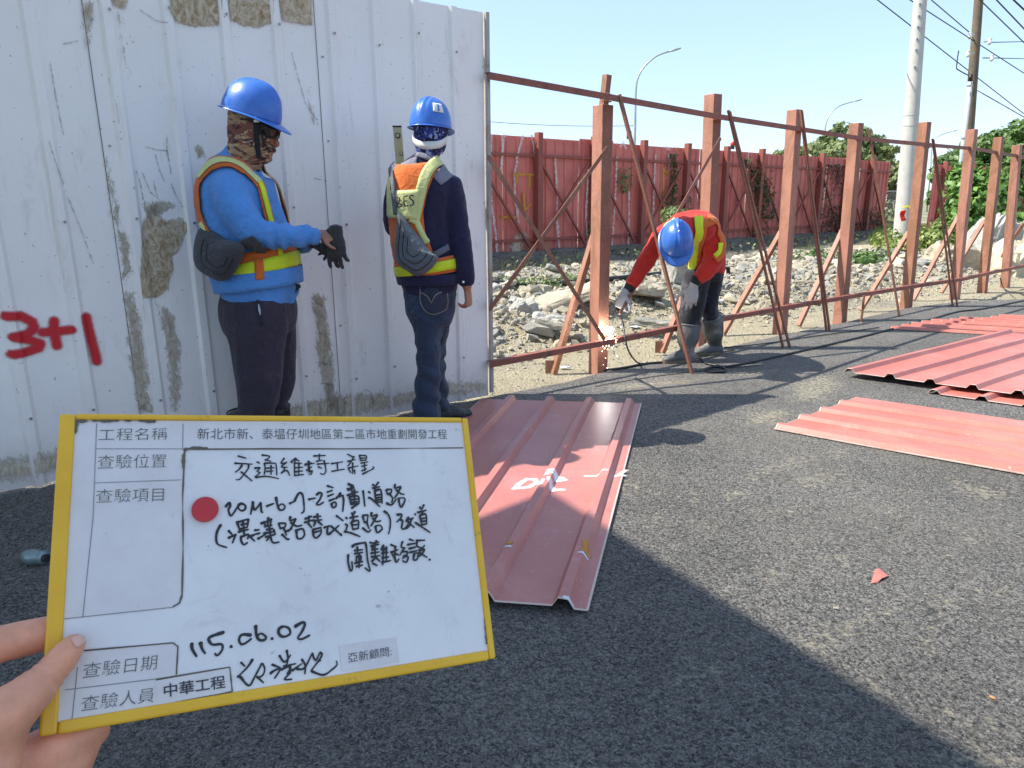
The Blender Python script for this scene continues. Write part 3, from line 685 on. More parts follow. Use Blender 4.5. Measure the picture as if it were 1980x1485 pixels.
def hand(m,W,f,n,thumb=1,size=1.0,curl=(20,25,20),cs=(0,4,8,14),tcurl=20,spread=6):
    """palm and five bent fingers; n points out of the palm"""
    f=f.normalized();n=(n-f*n.dot(f)).normalized();s=f.cross(n)*thumb;z=size
    m.loft([(W-f*.03*z,.026*z,.020*z),(W,.028*z,.019*z),(W+f*.045*z,.040*z,.017*z),(W+f*.088*z,.040*z,.0125*z)],s,n=14,sub=3)
    Ls=(.072,.080,.074,.058)
    for k in range(4):
        off=.031-.0205*k;b=W+f*(.075-.004*abs(k-1))*z+s*off*z
        d=(Matrix.Rotation(-R(spread*(1.5-k))*thumb,3,n)@f);p=[b];L=Ls[k]*z
        for j,fr_ in enumerate((.45,.30,.25)):
            d=Matrix.Rotation(R(curl[j]+cs[k])*thumb,3,s)@d;p.append(p[-1]+d*L*fr_)
        r=.0088*z*(.9 if k==3 else 1)
        m.tube([b-f*.02*z]+p,[r,r,r*1.02,r*.93,r*.72],10)
        m.loft([(p[-1]-d*.004,r*.72,r*.72),(p[-1]+d*.003,r*.4,r*.4)],s,n=8,sub=2)
    d=(f*.55+s*.75+n*.25).normalized();b=W+f*.018*z+s*.022*z;p=[b]
    for j,L in enumerate((.040,.030,.024)):
        p.append(p[-1]+d*L*z);d=(Matrix.Rotation(R(tcurl)*thumb,3,n)@d)
    m.tube(p,[.0145*z,.0118*z,.0108*z,.0075*z],10)
def helmet(parent,c,f,u,size=1.0,mat='helmet',vent=False,peak=.048,name='hard_hat'):
    f=f.normalized();u=(u-f*u.dot(f)).normalized();l=u.cross(f)
    m=MB();NA=72;NE=18
    def shell(az,el,off=0):
        ca,sa=math.cos(az),math.sin(az);ra=(.132 if ca>0 else .140)+off;rb=.112+off;h=.150+off
        ce=math.cos(el)**.82;se=math.sin(el)
        x=ra*ca*ce;y=rb*sa*ce;z=h*se
        if off==0:
            y_=abs(y)
            if el>.25:
                k=smooth((el-.25)/.35)
                x_=x;rid=(.006 if y_<.007 else .006*smooth((.014-y_)/.007) if y_<.014 else 0)
                rid+= .0045*smooth(1-abs(y_-.030)/.007)
                z+=rid*k;x+=math.copysign(rid*k*abs(ca)*.6,ca)
        return c+(f*x+l*y+u*z)*size
    for j in range(NE+1):
        el=(PI/2)*j/NE
        for k in range(NA): m.v.append(shell(2*PI*k/NA,el*.999))
    for j in range(NE):
        for k in range(NA): m.f.append((j*NA+k,j*NA+(k+1)%NA,(j+1)*NA+(k+1)%NA,(j+1)*NA+k))
    # rolled brim and peak
    base=len(m.v);prof=((0,-.002),(.45,-.004),(.85,-.007),(1,-.009),(1,-.012),(.8,-.012),(0,-.010),(-.35,-.004))
    for (e,dz) in prof:
        for k in range(NA):
            az=2*PI*k/NA;ca=math.cos(az);w_=.011+peak*max(0,ca)**2.2;ra=(.132 if ca>0 else .140);q=c+(f*ca*(ra+w_*e)+l*math.sin(az)*(.112+w_*e*.9)+u*(dz-.35*w_*max(0,e)*max(0,ca)**2))*size
            m.v.append(q)
    for j in range(len(prof)-1):
        for k in range(NA): m.f.append((base+j*NA+k,base+(j+1)*NA+k,base+(j+1)*NA+(k+1)%NA,base+j*NA+(k+1)%NA))
    m.mi=[0]*len(m.f)
    o=m.build(name,M[mat],parent,smooth=True)
    return shell,f,u,l
def puffy(name,outline,Y,thick,mat,parent,cell=.007,dir_=None,fold=.002):
    """soft bag: closed outline (world points roughly in one plane) inflated to both sides"""
    P=outline;c=sum(P,Vector())/len(P);n=Vector()
    for i in range(len(P)):n+=(P[i]-c).cross(P[(i+1)%len(P)]-c)
    n.normalize()
    if n.dot(EYE-c)<0:n=-n
    ax=(P[1]-P[0]);ax=(ax-n*ax.dot(n)).normalized();ay=n.cross(ax)
    P2=[((p-c).dot(ax),(p-c).dot(ay)) for p in P];Pc=[]
    R3=resample([Vector((*p,0)) for p in P2+[P2[0]]],.02);Pc=[(v.x,v.y) for v in R3[:-1]]
    cx=sum(p[0] for p in Pc)/len(Pc);cy=sum(p[1] for p in Pc)/len(Pc)
    m=MB();NR_=9;K=len(Pc)
    for sgn in (1,-1):
        for j in range(NR_+1):
            t=j/NR_
            for k in range(K):
                x=lerp(cx,Pc[k][0],t);y=lerp(cy,Pc[k][1],t);h=thick*math.sqrt(max(0,1-t**2.6))*sgn
                q=c+ax*x+ay*y+n*h;q=q+n*(fold*noise.noise(q*40)*(1-t)*3);m.v.append(q)
        o=0 if sgn==1 else (NR_+1)*K
        for j in range(NR_):
            for k in range(K):
                q=(o+j*K+k,o+j*K+(k+1)%K,o+(j+1)*K+(k+1)%K,o+(j+1)*K+k);m.f.append(q if sgn==1 else q[::-1])
    m.mi=[0]*len(m.f);me=m.mesh(name)
    bm=bmesh.new();bm.from_mesh(me);bmesh.ops.remove_doubles(bm,verts=bm.verts,dist=.0008);bmesh.ops.recalc_face_normals(bm,faces=bm.faces);bm.to_mesh(me);bm.free()
    me.polygons.foreach_set('use_smooth',[True]*len(me.polygons))
    t=bvh(me)
    if parent is None: 
        me.transform(Matrix.Translation(-c));me.materials.append(mat);o=link(name,me);o.location=c
    else:o=place(me,name,mat,parent)
    return o,t,c
def zips(bag,bb,bc,arc_,ks):
    for k in ks:
        pts=[]
        for p in resample([bc+(q-bc)*k for q in arc_],.012):
            d=(p-EYE).normalized();h=bb.ray_cast(EYE,d)
            if h[0] is not None:pts.append(h[0]+h[1]*.001-bc)
        if len(pts)>3:
            mz=MB();mz.tube(pts,.0022,6);z_=link('zip',mz.mesh('zip'),bag);z_.data.materials.append(M['strap'])
M['skin']=plain('tanned_skin',(.36,.155,.09),.5,var=.15,vs=20,bump=.25,bs=160,sub=.15,bd=.001)
M['skinpale']=plain('light_skin',(.80,.35,.21),.45,var=.25,vs=34,bump=.55,bs=210,sub=.2,bd=.0012)
M['blueshirt']=cloth('blue_shirt',(.09,.27,.64),fold=.55);M['track']=cloth('dark_track_trousers',(.038,.030,.046),fold=.6,dirt=(.075,.06,.075))
M['navy']=cloth('navy_jacket',(.017,.016,.05),fold=.5);M['jeans']=cloth('faded_jeans',(.028,.042,.08),fold=.8,dirt=(.11,.135,.18))
M['redshirt']=cloth('red_shirt',(.55,.03,.02),fold=.55);M['blacktr']=cloth('black_trousers',(.02,.021,.027),fold=.5,dirt=(.12,.12,.12))
M['orange']=cloth('orange_vest_mesh',(.62,.14,.03),weave=500,fold=.4);M['lime']=cloth('lime_reflective_band',(.62,.72,.02),fold=.25,rough=.55);M['paleband']=cloth('pale_reflective_band',(.60,.62,.26),fold=.3,rough=.5)
M['bag']=cloth('dark_grey_bag',(.055,.055,.062),fold=.7,rough=.8);M['bagg']=cloth('grey_bag',(.11,.125,.145),fold=.7,rough=.75);M['strap']=cloth('black_strap',(.02,.022,.024),fold=.2)
M['glove']=cloth('dark_glove',(.045,.043,.045),fold=.6);M['gloveg']=cloth('grey_work_glove',(.40,.38,.37),fold=.6);M['greycloth']=cloth('grey_yoke',(.20,.20,.25),fold=.4)
M['boot']=plain('black_rubber_boot',(.02,.02,.022),.35,var=.3,dirt=(.12,.1,.08),dl=.6,bump=.2,bs=12,bd=.02)
M['bootg']=plain('dusty_grey_boot',(.10,.10,.10),.6,var=.3,dirt=(.30,.28,.24),dl=.5,bump=.4,bs=14,bd=.02);M['sole']=plain('boot_sole',(.16,.12,.08),.8)
M['camo']=camo('camouflage_hood',((.20,.07,.045),(.36,.22,.12),(.07,.025,.025),(.44,.34,.2)),10);M['paisley']=camo('blue_patterned_hood',((.014,.016,.11),(.03,.05,.28),(.008,.008,.03),(.30,.38,.60)),18,(1,1,1))
M['lens']=plain('sunglass_lens',(.01,.01,.012),.08,var=.1);M['white_pl']=plain('white_plastic',(.72,.70,.66),.5,var=.1);M['dark_text']=plain('dark_print',(.03,.025,.03),.7)
def boot(parent,mat,ank,toe,top,r=.055,h=.0,sole=True,name='rubber_boot'):
    """ank = ankle centre on the ground, toe = unit direction, top = centre of the boot mouth"""
    m=MB();d=Vector((toe.x,toe.y,0)).normalized();a=Vector((ank.x,ank.y,0))
    t=top
    m.loft([(a+Vector((0,0,.03))-d*.02,.05,.042),(a+Vector((0,0,.09))-d*.012,.052,.045),(a.lerp(t,.5)+Vector((0,0,.03)),r*1.02,r*.92),(t,r*1.08,r)],d,n=20,sub=4)
    m.loft([(a-d*.075+Vector((0,0,.035)),.034,.03),(a-d*.03+Vector((0,0,.042)),.040,.042),(a+d*.05+Vector((0,0,.050)),.041,.048),(a+d*.12+Vector((0,0,.040)),.043,.036),(a+d*.17+Vector((0,0,.03)),.038,.026),(a+d*.195+Vector((0,0,.024)),.022,.016)],d.cross(Vector((0,0,1))),n=20,sub=4)
    me=remesh(m,.008,5,lambda v:.0025*noise.noise(v*18));
    for v in me.vertices:
        if v.co.z<.008:v.co.z=.008
    o=place(me,name,mat,parent)
    if sole:
        s=MB();K=28;row=[]
        for k in range(K):
            an=2*PI*k/K;x=math.cos(an);y=math.sin(an);row.append(a+d*(.062+.142*x)+d.cross(Vector((0,0,1)))*(.048*y*(1.0 if x>-.2 else .82)))
        s.add([p+Vector((0,0,z)) for z in(.001,.024) for p in row],[tuple(range(K))[::-1],tuple(range(K,2*K))]+[(k,(k+1)%K,K+(k+1)%K,K+k) for k in range(K)]);s.build('sole',M['sole'] if mat==M['bootg'] else M['black'],o)
    mm=MB();ax=(t-a).normalized();x_=(d-ax*d.dot(ax)).normalized();y_=ax.cross(x_)
    ring=[t+x_*(r*1.1*math.cos(2*PI*k/24))+y_*(r*1.02*math.sin(2*PI*k/24)) for k in range(25)];mm.tube(ring,.004,6,caps=False);mm.build('boot_rim',mat,o)
    return o
# ---------------------------------------------------------------- worker in the blue shirt
Y1=3.30
p1=empty('person',Vector((A(500,500,Y1).x,Y1,0)),'worker in bright blue shirt, blue hard hat and camouflage hood pulling off dark gloves','person')
T1=[RG(432,570,578,Y1,.165),RG(428,572,545,Y1,.175),RG(415,566,500,Y1,.175),RG(398,552,450,Y1,.18),RG(390,538,400,Y1,.195),RG(393,527,362,Y1+.01,.20),RG(408,512,333,Y1+.01,.165),RG(430,505,312,Y1+.01,.09),RG(440,506,296,Y1,.07)]
torso=MB();torso.loft(T1,(1,0,0),n=32,sub=6,sq=2.25)
sl=MB();sl.v=list(torso.v);sl.f=list(torso.f);sl.mi=list(torso.mi)
sl.loft([(A(440,352,Y1-.13),.070,.070),(A(447,380,Y1-.175),.078,.068),(A(468,420,Y1-.20),.072,.064),(A(500,452,Y1-.20),.064,.060),(A(545,456,Y1-.15),.056,.054),(A(590,456,Y1-.09),.045,.045),(A(611,455,Y1-.06),.040,.040)],(1,0,0),n=20,sub=5)
sl.loft([(A(500,350,Y1+.17),.07,.07),(A(520,420,Y1+.20),.06,.06),(A(545,462,Y1+.17),.052,.052),(A(600,470,Y1+.06),.038,.038)],(1,0,0),n=18,sub=5)
def f1(v):
    base=wr(v,.0065,7,4,1)
    if v.x>A(520,450,Y1).x: base+=.006*math.sin(v.x*95+noise.noise(v*9)*4)*smooth((v.x-A(520,450,Y1).x)/.1)
    return base
shirt=remesh(sl,.0095,5,f1);b1=bvh(shirt);tb=bvh(remesh(torso,.014,3,lambda v:.004+wr(v,.004,7,4,1)))
cx1=(T1[1][0])
body=MB();body.loft([(k[0],k[1]*.8,k[2]*.8) for k in T1[:-1]]+[RG(447,500,300,Y1,.058),RG(452,512,285,Y1,.06),RG(450,526,262,Y1,.072),RG(450,532,235,Y1,.076),RG(458,526,205,Y1,.07)],(1,0,0),n=28,sub=5)
body.loft([(A(526,268,Y1),.007,.010),(A(532,274,Y1),.009,.012),(A(534,279,Y1),.008,.011),(A(530,284,Y1),.006,.010)],(1,0,0),n=12,sub=3)
body.loft([(A(440,352,Y1-.13),.055,.055),(A(468,420,Y1-.20),.05,.05),(A(500,452,Y1-.20),.046,.046),(A(560,456,Y1-.13),.04,.036),(A(618,454,Y1-.05),.028,.024)],(1,0,0),n=16,sub=4)
body.loft([(A(500,350,Y1+.17),.05,.05),(A(545,462,Y1+.17),.04,.04),(A(600,470,Y1+.06),.026,.026)],(1,0,0),n=16,sub=4)
hand(body,A(618,453,Y1-.05),Vector((1,.15,-.12)),Vector((0,.6,-.8)),thumb=-1,size=.92,curl=(35,35,25),cs=(0,5,10,12),tcurl=25)
for sx,yy in((0,Y1-.10),(22,Y1+.10)):
    body.loft([(A(497+sx*.4,560,yy),.06,.06),(A(500+sx,680,yy),.04,.04),(A(502+sx,770,yy),.03,.03),(A(498+sx,788,yy),.026,.026)],(1,0,0),n=16,sub=3)
place(remesh(body,.0072,3),'body',M['skin'],p1)
place(shirt,'shirt',M['blueshirt'],p1)
# collar, hem
ribbon(b1,[A(436,312,Y1-.07),A(455,318,Y1-.09),A(480,335,Y1-.09),A(502,352,Y1-.05)],.05,.010,M['blueshirt'],'collar',p1,thick=.004)
tr=MB();tr.loft([RG(446,552,552,Y1,.13),RG(431,568,582,Y1,.160),RG(430,570,610,Y1,.165),RG(440,566,640,Y1,.15)],(1,0,0),n=28,sub=4,sq=2.3)
tr.loft([RG(429,548,585,Y1-.09,.09),RG(434,556,630,Y1-.10,.10),RG(447,548,680,Y1-.11,.095),RG(456,545,730,Y1-.12,.09),RG(460,536,775,Y1-.13,.08),RG(463,522,806,Y1-.13,.062)],(1,0,0),n=22,sub=5)
tr.loft([RG(470,568,590,Y1+.08,.09),RG(478,570,640,Y1+.09,.095),RG(486,570,700,Y1+.10,.09),RG(494,568,745,Y1+.10,.08),RG(502,556,775,Y1+.10,.065),RG(508,552,792,Y1+.10,.055)],(1,0,0),n=22,sub=5)
def f1t(v): return wr(v,.008,9,1.8,4)+(.006*math.sin(v.z*60+noise.noise(v*8)*5)*smooth((.45-v.z)/.25))
trm=remesh(tr,.010,5,f1t);bt=bvh(trm);place(trm,'trousers',M['track'],p1)
M['pocketlight']=cloth('pocket_lining',(.35,.4,.5),fold=.2)
ribbon(bt,[A(492,562,Y1-.2),A(494,585,Y1-.2),A(502,612,Y1-.2),A(506,628,Y1-.2)],.014,.004,M['strap'],'pocket_edge',p1,n=2)
patch(bt,[(499,590),(500,600),(503,610)],[(501,588),(504,598),(505,608)],.005,M['pocketlight'],'pocket_lining',p1,nu=3,nv=4,Y=Y1)
for y in (540,548):
    pass
d1=Vector((1,-.1,0))
bo=G(490,872);boot(p1,M['boot'],Vector((A(482,800,Y1-.13).x-.01,Y1-.13,0)),d1,A(481,797,Y1-.13),r=.088)
boot(p1,M['boot'],Vector((A(530,790,Y1+.1).x+.0,Y1+.12,0)),d1,A(531,786,Y1+.10),r=.068)
# hood and head things
hd=MB();hd.loft([RG(441,500,322,Y1,.074),RG(441,510,303,Y1,.076),RG(442,520,288,Y1,.080),RG(442,527,268,Y1,.085),RG(443,534,246,Y1,.088),RG(444,540,225,Y1,.088),RG(450,535,200,Y1,.082)],(1,0,0),n=30,sub=5)
hd.loft([(A(505,300,Y1),.03,.05),(A(514,303,Y1),.032,.042),(A(522,302,Y1),.018,.028)],(0,0,1),n=14,sub=3)
hd.loft([(A(515,286,Y1),.03,.045),(A(526,288,Y1),.02,.03),(A(531,290,Y1),.012,.018)],(0,0,1),n=14,sub=3)
hood=remesh(hd,.006,3,lambda v:.0045*(1-2.2*abs(noise.noise(Vector((v.x*10,v.y*10,v.z*45-v.x*14))))));bh=bvh(hood);place(hood,'camouflage_hood',M['camo'],p1)
patch(bh,[(519,267),(522,274),(526,281)],[(534,265),(538,271),(539,279)],.003,M['skin'],'cheek_opening',p1,nu=8,nv=6,Y=Y1,thick=.002)
nz=MB();nz.loft([(A(526,266,Y1),.009,.010),(A(533,272,Y1),.010,.012),(A(536,279,Y1),.010,.013),(A(531,284,Y1),.006,.01)],(1,0,0),n=14,sub=4);nz.build('nose',M['skin'],p1,smooth=True)
h1=helmet(p1,A(487,222,Y1),Vector((math.cos(R(18)),-.10,-math.sin(R(18)))),Vector((.3,0,1)),.965)
gl=patch(bh,[(503,238),(506,250),(512,264)],[(540,244),(543,256),(541,268)],.014,M['lens'],'sunglasses',p1,nu=10,nv=6,Y=Y1,thick=.003)
ribbon(bh,[A(462,230,Y1-.1),A(480,232,Y1-.1),A(500,239,Y1-.1)],.010,.004,M['black'],'glasses_arm',p1,n=2)
ribbon(bh,[A(495,236,Y1-.12),A(499,262,Y1-.12),A(503,285,Y1-.12),A(505,303,Y1-.09),A(504,312,Y1-.06)],[.026,.024,.022,.014],.005,M['strap'],'chin_strap',p1,n=3)
ribbon(bh,[A(502,244,Y1-.1),A(512,268,Y1-.1),A(522,288,Y1-.08),A(527,300,Y1-.05)],.007,.006,M['strap'],'thin_strap',p1,n=2)
m=MB();m.obox(A(496,234,Y1-.098),Vector((.011,0,0)),Vector((0,.003,0)),Vector((0,0,.005)));m.obox(A(494,227,Y1-.096),Vector((.004,0,0)),Vector((0,.003,0)),Vector((0,0,.012)));m.build('strap_buckle',M['white_pl'],p1)
# vest of the blue-shirted worker
vs=empty_v=None
arm=[A(572,510,Y1-.14),A(556,470,Y1-.15),A(538,425,Y1-.15),A(522,380,Y1-.14),A(508,345,Y1-.12),A(485,318,Y1-.11),A(450,306,Y1-.12),A(415,322,Y1-.13),A(394,350,Y1-.14),A(387,390,Y1-.15),A(394,430,Y1-.16),A(410,470,Y1-.17),A(430,515,Y1-.17)]
ribbon(tb,arm,[.06,.05,.05,.045,.06,.085,.085,.075,.06,.045,.05,.075,.09],.012,M['orange'],'vest_strap',p1,n=5)
ribbon(tb,arm[0:5],.026,.018,M['lime'],'vest_stripe',p1,n=3);ribbon(tb,arm[4:9],.040,.018,M['paleband'],'vest_stripe',p1,n=4)
ribbon(tb,arm[10:13],.032,.018,M['paleband'],'vest_stripe',p1,n=3)
arm2=[Vector((a.x,2*Y1-a.y,a.z)) for a in arm];ribbon(tb,arm2,.06,.012,M['orange'],'vest_strap',p1,n=5);ribbon(tb,arm2,.03,.018,M['paleband'],'vest_stripe',p1,n=3)
za=A(500,545,Y1-.17).z;zb=A(500,492,Y1-.17).z;c1_=T1[2][0]
belt(tb,c1_,za,zb,.014,M['orange'],'vest_waist',p1,tilt=(.045,0));belt(tb,c1_,za+.014,za+.075,.020,M['lime'],'vest_band',p1,tilt=(.045,0),nv=3)
zh=A(500,563,Y1-.17).z;belt(tb,c1_,zh,zh+.075,.022,M['blueshirt'],'shirt_hem',p1,tilt=(.02,0),nv=4)
ribbon(tb,[A(500,500,Y1-.2),A(502,520,Y1-.2),A(503,541,Y1-.2)],.038,.025,M['orange'],'side_tab',p1,n=3)
# sling bag
bp=[A(400,432,Y1-.13),A(386,452,Y1-.12),A(378,485,Y1-.12),A(382,515,Y1-.13),A(400,533,Y1-.16),A(428,544,Y1-.22),A(446,532,Y1-.25),A(462,502,Y1-.27),A(474,474,Y1-.27),A(452,466,Y1-.25),A(426,460,Y1-.22)]
bag,bb,bc=puffy('sling_bag',bp,Y1,.05,M['bag'],None);tag(bag,'dark charcoal sling bag on the back of the worker in blue','bag')
zips(bag,bb,bc,bp[1:8],(.50,.74))
ribbon(b1,[A(470,478,Y1-.25),A(490,462,Y1-.25),A(505,470,Y1-.2)],.05,.02,M['bag'],'bag_strap',p1)
# gloves he is pulling off
g=A(650,452,Y1-.05);mg=MB();hand(mg,g,Vector((-.05,0,-1)),Vector((.25,1,0)),thumb=-1,size=1.12,curl=(8,12,12),cs=(0,10,3,14),spread=4,tcurl=25)
mg.loft([(A(628,470,Y1-.03),.02,.024),(A(640,455,Y1-.03),.032,.028),(A(652,450,Y1-.045),.030,.022)],(0,0,1),n=16,sub=3)
gm=remesh(mg,.0036,2,lambda v:.0012+.0016*noise.noise(v*45));gm.transform(Matrix.Translation(-g));gm.materials.append(M['glove']);go=link('work_glove',gm);go.location=g;tag(go,'dark grey glove with fingers hanging down from the bare hand','glove')
mg=MB();g2=A(598,470,Y1+.06);hand(mg,g2,Vector((1,-.2,-.25)),Vector((0,-.3,-1)),thumb=1,size=1.0,curl=(30,30,25));gm=remesh(mg,.0038,2,lambda v:.001);gm.transform(Matrix.Translation(-g2));gm.materials.append(M['glove']);go=link('work_glove',gm);go.location=g2;tag(go,'dark glove still worn on his far hand under the blue cuff','glove')
m=MB()
for k in range(3): m.tube([A(568,548,Y1-.05),A(574+k*3,552,Y1-.08),A(572+k*4,566-k*5,Y1-.09)],.004,6)
m.build('drawstring',M['strap'],p1,kind='stuff')
# ---------------------------------------------------------------- worker in the navy jacket, seen from behind
Y2=3.62
p2=empty('person',Vector((A(830,500,Y2).x,Y2,0)),'worker seen from behind in navy jacket, faded jeans and orange vest, holding a level','person')
T2=[RG(783,882,566,Y2,.12),RG(776,884,540,Y2,.13),RG(768,878,500,Y2,.13),RG(760,872,455,Y2,.135),RG(756,872,410,Y2,.14),RG(756,876,370,Y2,.14),RG(762,878,342,Y2,.125),RG(785,862,318,Y2,.09),RG(806,848,300,Y2,.068)]
torso2=MB();torso2.loft(T2,(1,0,0),n=32,sub=6,sq=2.3)
sl=MB();sl.v=list(torso2.v);sl.f=list(torso2.f);sl.mi=list(torso2.mi)
sl.loft([(A(866,350,Y2),.062,.062),(A(876,385,Y2-.01),.062,.062),(A(884,430,Y2-.02),.056,.058),(A(893,480,Y2-.03),.052,.055),(A(900,520,Y2-.05),.044,.048),(A(902,550,Y2-.05),.038,.040)],(1,0,0),n=20,sub=5)
sl.loft([(A(775,348,Y2+.02),.06,.06),(A(762,400,Y2+.06),.055,.06),(A(764,440,Y2+.14),.05,.05),(A(770,430,Y2+.26),.036,.036)],(1,0,0),n=18,sub=5)
def f2(v): return wr(v,.006,8,4,9)+.003*noise.noise(v*26)
j2=remesh(sl,.0095,5,f2);b2=bvh(j2);tb2=bvh(remesh(torso2,.014,3,lambda v:.004+wr(v,.004,8,4,9)))
body=MB();body.loft([(k[0],k[1]*.86,k[2]*.86) for k in T2[:-1]]+[RG(808,850,300,Y2,.056),RG(806,856,280,Y2,.062),RG(804,862,258,Y2+.01,.085),RG(803,864,235,Y2+.02,.09),RG(812,855,210,Y2+.02,.07)],(1,0,0),n=26,sub=5)
body.loft([(A(866,350,Y2),.05,.05),(A(884,430,Y2-.02),.046,.046),(A(900,520,Y2-.05),.034,.036),(A(903,556,Y2-.05),.026,.030)],(1,0,0),n=16,sub=4)
hand(body,A(904,560,Y2-.05),Vector((.08,-.02,-1)),Vector((-1,.3,0)),thumb=1,size=.95,curl=(48,45,35),cs=(0,4,8,12),tcurl=30)
body.loft([(A(775,348,Y2+.02),.05,.05),(A(764,440,Y2+.14),.04,.04),(A(771,425,Y2+.28),.027,.027)],(1,0,0),n=16,sub=4)
hand(body,A(771,420,Y2+.28),Vector((.1,.2,1)),Vector((0,-1,.2)),thumb=1,size=.95,curl=(50,45,35),tcurl=20)
for x0,x1,x2,yy,yk in((826,828,825,Y2-.02,Y2-.02),(848,846,850,Y2+.05,Y2+.3)):
    body.loft([(A(x0-6,575,yy),.05,.05),(A(x1-(4 if x0>840 else 0),690,(yy+yk)/2),.035,.035),(A(x2,770,yk),.028,.028),(A(x2,782,yk),.024,.024)],(1,0,0),n=16,sub=3)
place(remesh(body,.0072,3),'body',M['skin'],p2);place(j2,'jacket',M['navy'],p2)
tr=MB();tr.loft([RG(782,882,540,Y2,.115),RG(780,881,560,Y2,.12),RG(786,879,600,Y2,.115),RG(795,870,625,Y2,.10)],(1,0,0),n=28,sub=4,sq=2.3)
tr.loft([RG(784,846,590,Y2-.03,.09),RG(798,852,630,Y2-.03,.088),RG(805,853,670,Y2-.03,.08),RG(806,852,705,Y2-.03,.075),RG(803,850,760,Y2-.03,.072),RG(797,851,806,Y2-.03,.072),RG(795,851,834,Y2-.03,.072)],(1,0,0),n=22,sub=5)
tr.loft([RG(822,878,590,Y2+.03,.09),RG(822,868,640,Y2+.1,.08),RG(822,860,690,Y2+.16,.072),RG(828,862,730,Y2+.22,.07),RG(834,866,770,Y2+.28,.066),RG(836,866,785,Y2+.3,.066)],(1,0,0),n=22,sub=5)
def f2t(v): return wr(v,.007,9,5,14)+.007*math.sin(v.z*55+v.x*30+noise.noise(v*7)*5)*(.4+.6*smooth((.62-v.z)/.3))
trm=remesh(tr,.0095,5,f2t);bt=bvh(trm);place(trm,'jeans',M['jeans'],p2)
M['jeanspocket']=cloth('jeans_pocket',(.028,.036,.062),fold=.3);M['stitch']=plain('pale_stitch',(.28,.27,.24),.9)
patch(bt,[(812,552),(812,580),(822,600),(830,606)],[(860,548),(864,575),(862,596),(845,606)],.004,M['jeanspocket'],'back_pocket',p2,nu=8,nv=8,Y=Y2)
for pp in ([(812,552),(860,547)],[(813,555),(813,582),(824,602),(838,607),(858,600),(864,592),(862,550)],[(814,565),(826,572),(835,586)],[(858,563),(842,570),(835,586)]):
    ribbon(bt,[cast(bt,x,y,0,Y2)[0] for x,y in pp],.0035,.006,M['stitch'],'stitching',p2,n=1,thick=.001)
# low shoes
def shoe(parent,a,toe,mat,name='shoe'):
    d=toe.normalized();m=MB();s=d.cross(Vector((0,0,1)))
    m.loft([(a-d*.075+Vector((0,0,.045)),.030,.032),(a-d*.02+Vector((0,0,.05)),.038,.045),(a+d*.06+Vector((0,0,.042)),.042,.038),(a+d*.13+Vector((0,0,.03)),.044,.027),(a+d*.18+Vector((0,0,.024)),.034,.02)],s,n=18,sub=4)
    o=place(remesh(m,.006,4),name,mat,parent)
    ss=MB();K=24;row=[a+d*(.055+.14*math.cos(2*PI*k/K))+s*(.046*math.sin(2*PI*k/K)) for k in range(K)]
    ss.add([p+Vector((0,0,z)) for z in(.002,.022) for p in row],[tuple(range(K))[::-1],tuple(range(K,2*K))]+[(k,(k+1)%K,K+(k+1)%K,K+k) for k in range(K)]);ss.build('sole',M['black'],o);return o
M['shoe']=plain('dark_suede_shoe',(.045,.05,.055),.85,var=.4,dirt=(.14,.14,.14),bump=.3,bs=40)
xb=A(852,790,Y2+.3).x;shoe(p2,Vector((xb,Y2+.30,0)),Vector((.75,.35,0)),M['shoe']);shoe(p2,Vector((A(824,820,Y2).x,Y2-.03,0)),Vector((.5,.8,0)),M['shoe'])
hd=MB();hd.loft([RG(812,850,302,Y2,.066),RG(804,856,290,Y2,.072),RG(801,862,270,Y2+.01,.092),RG(799,866,250,Y2+.02,.10),RG(800,866,225,Y2+.02,.10),RG(810,856,208,Y2+.02,.08)],(1,0,0),n=30,sub=5)
hood=remesh(hd,.0065,3,lambda v:.004*(1-2.2*abs(noise.noise(Vector((v.x*14,v.y*14,v.z*30))))));bh=bvh(hood);place(hood,'patterned_hood',M['paisley'],p2)
h2=helmet(p2,A(833,246,Y2+.01),Vector((.30,1,-.06)),Vector((.03,.02,1)),.885,peak=.03)
belt(bh,A(833,258,Y2+.02),A(833,267,Y2-.08).z,A(833,252,Y2-.08).z,.006,M['white_pl'],'suspension_band',p2,tilt=(.0,.05),a0=185,a1=345,seg=30,nv=2)
shell,hf,hu,hl=h2
def shellpt(az,el,off): return shell(az,el,off)
m=MB()   # white sticker on the right side of the helmet
T=[]
for j in range(7):
    for i in range(7):
        q=shellpt(lerp(-2.55,-2.0,i/6),lerp(.42,.80,j/6),.0035);T.append((q,(q-A(833,246,Y2)).normalized()))
strip(m,T,7,7,.001,M['white_pl'],'sticker',p2)
T=[]
for j in range(5):
    for i in range(3):
        q=shellpt(lerp(-2.33,-2.22,i/2),lerp(.47,.75,j/4),.0052);T.append((q,(q-A(833,246,Y2)).normalized()))
strip(MB(),T,5,3,.001,M['helmet'],'sticker_mark',p2)
ribbon(bh,[A(866,262,Y2),A(867,285,Y2),A(858,300,Y2)],.008,.006,M['strap'],'chin_strap',p2,n=2)
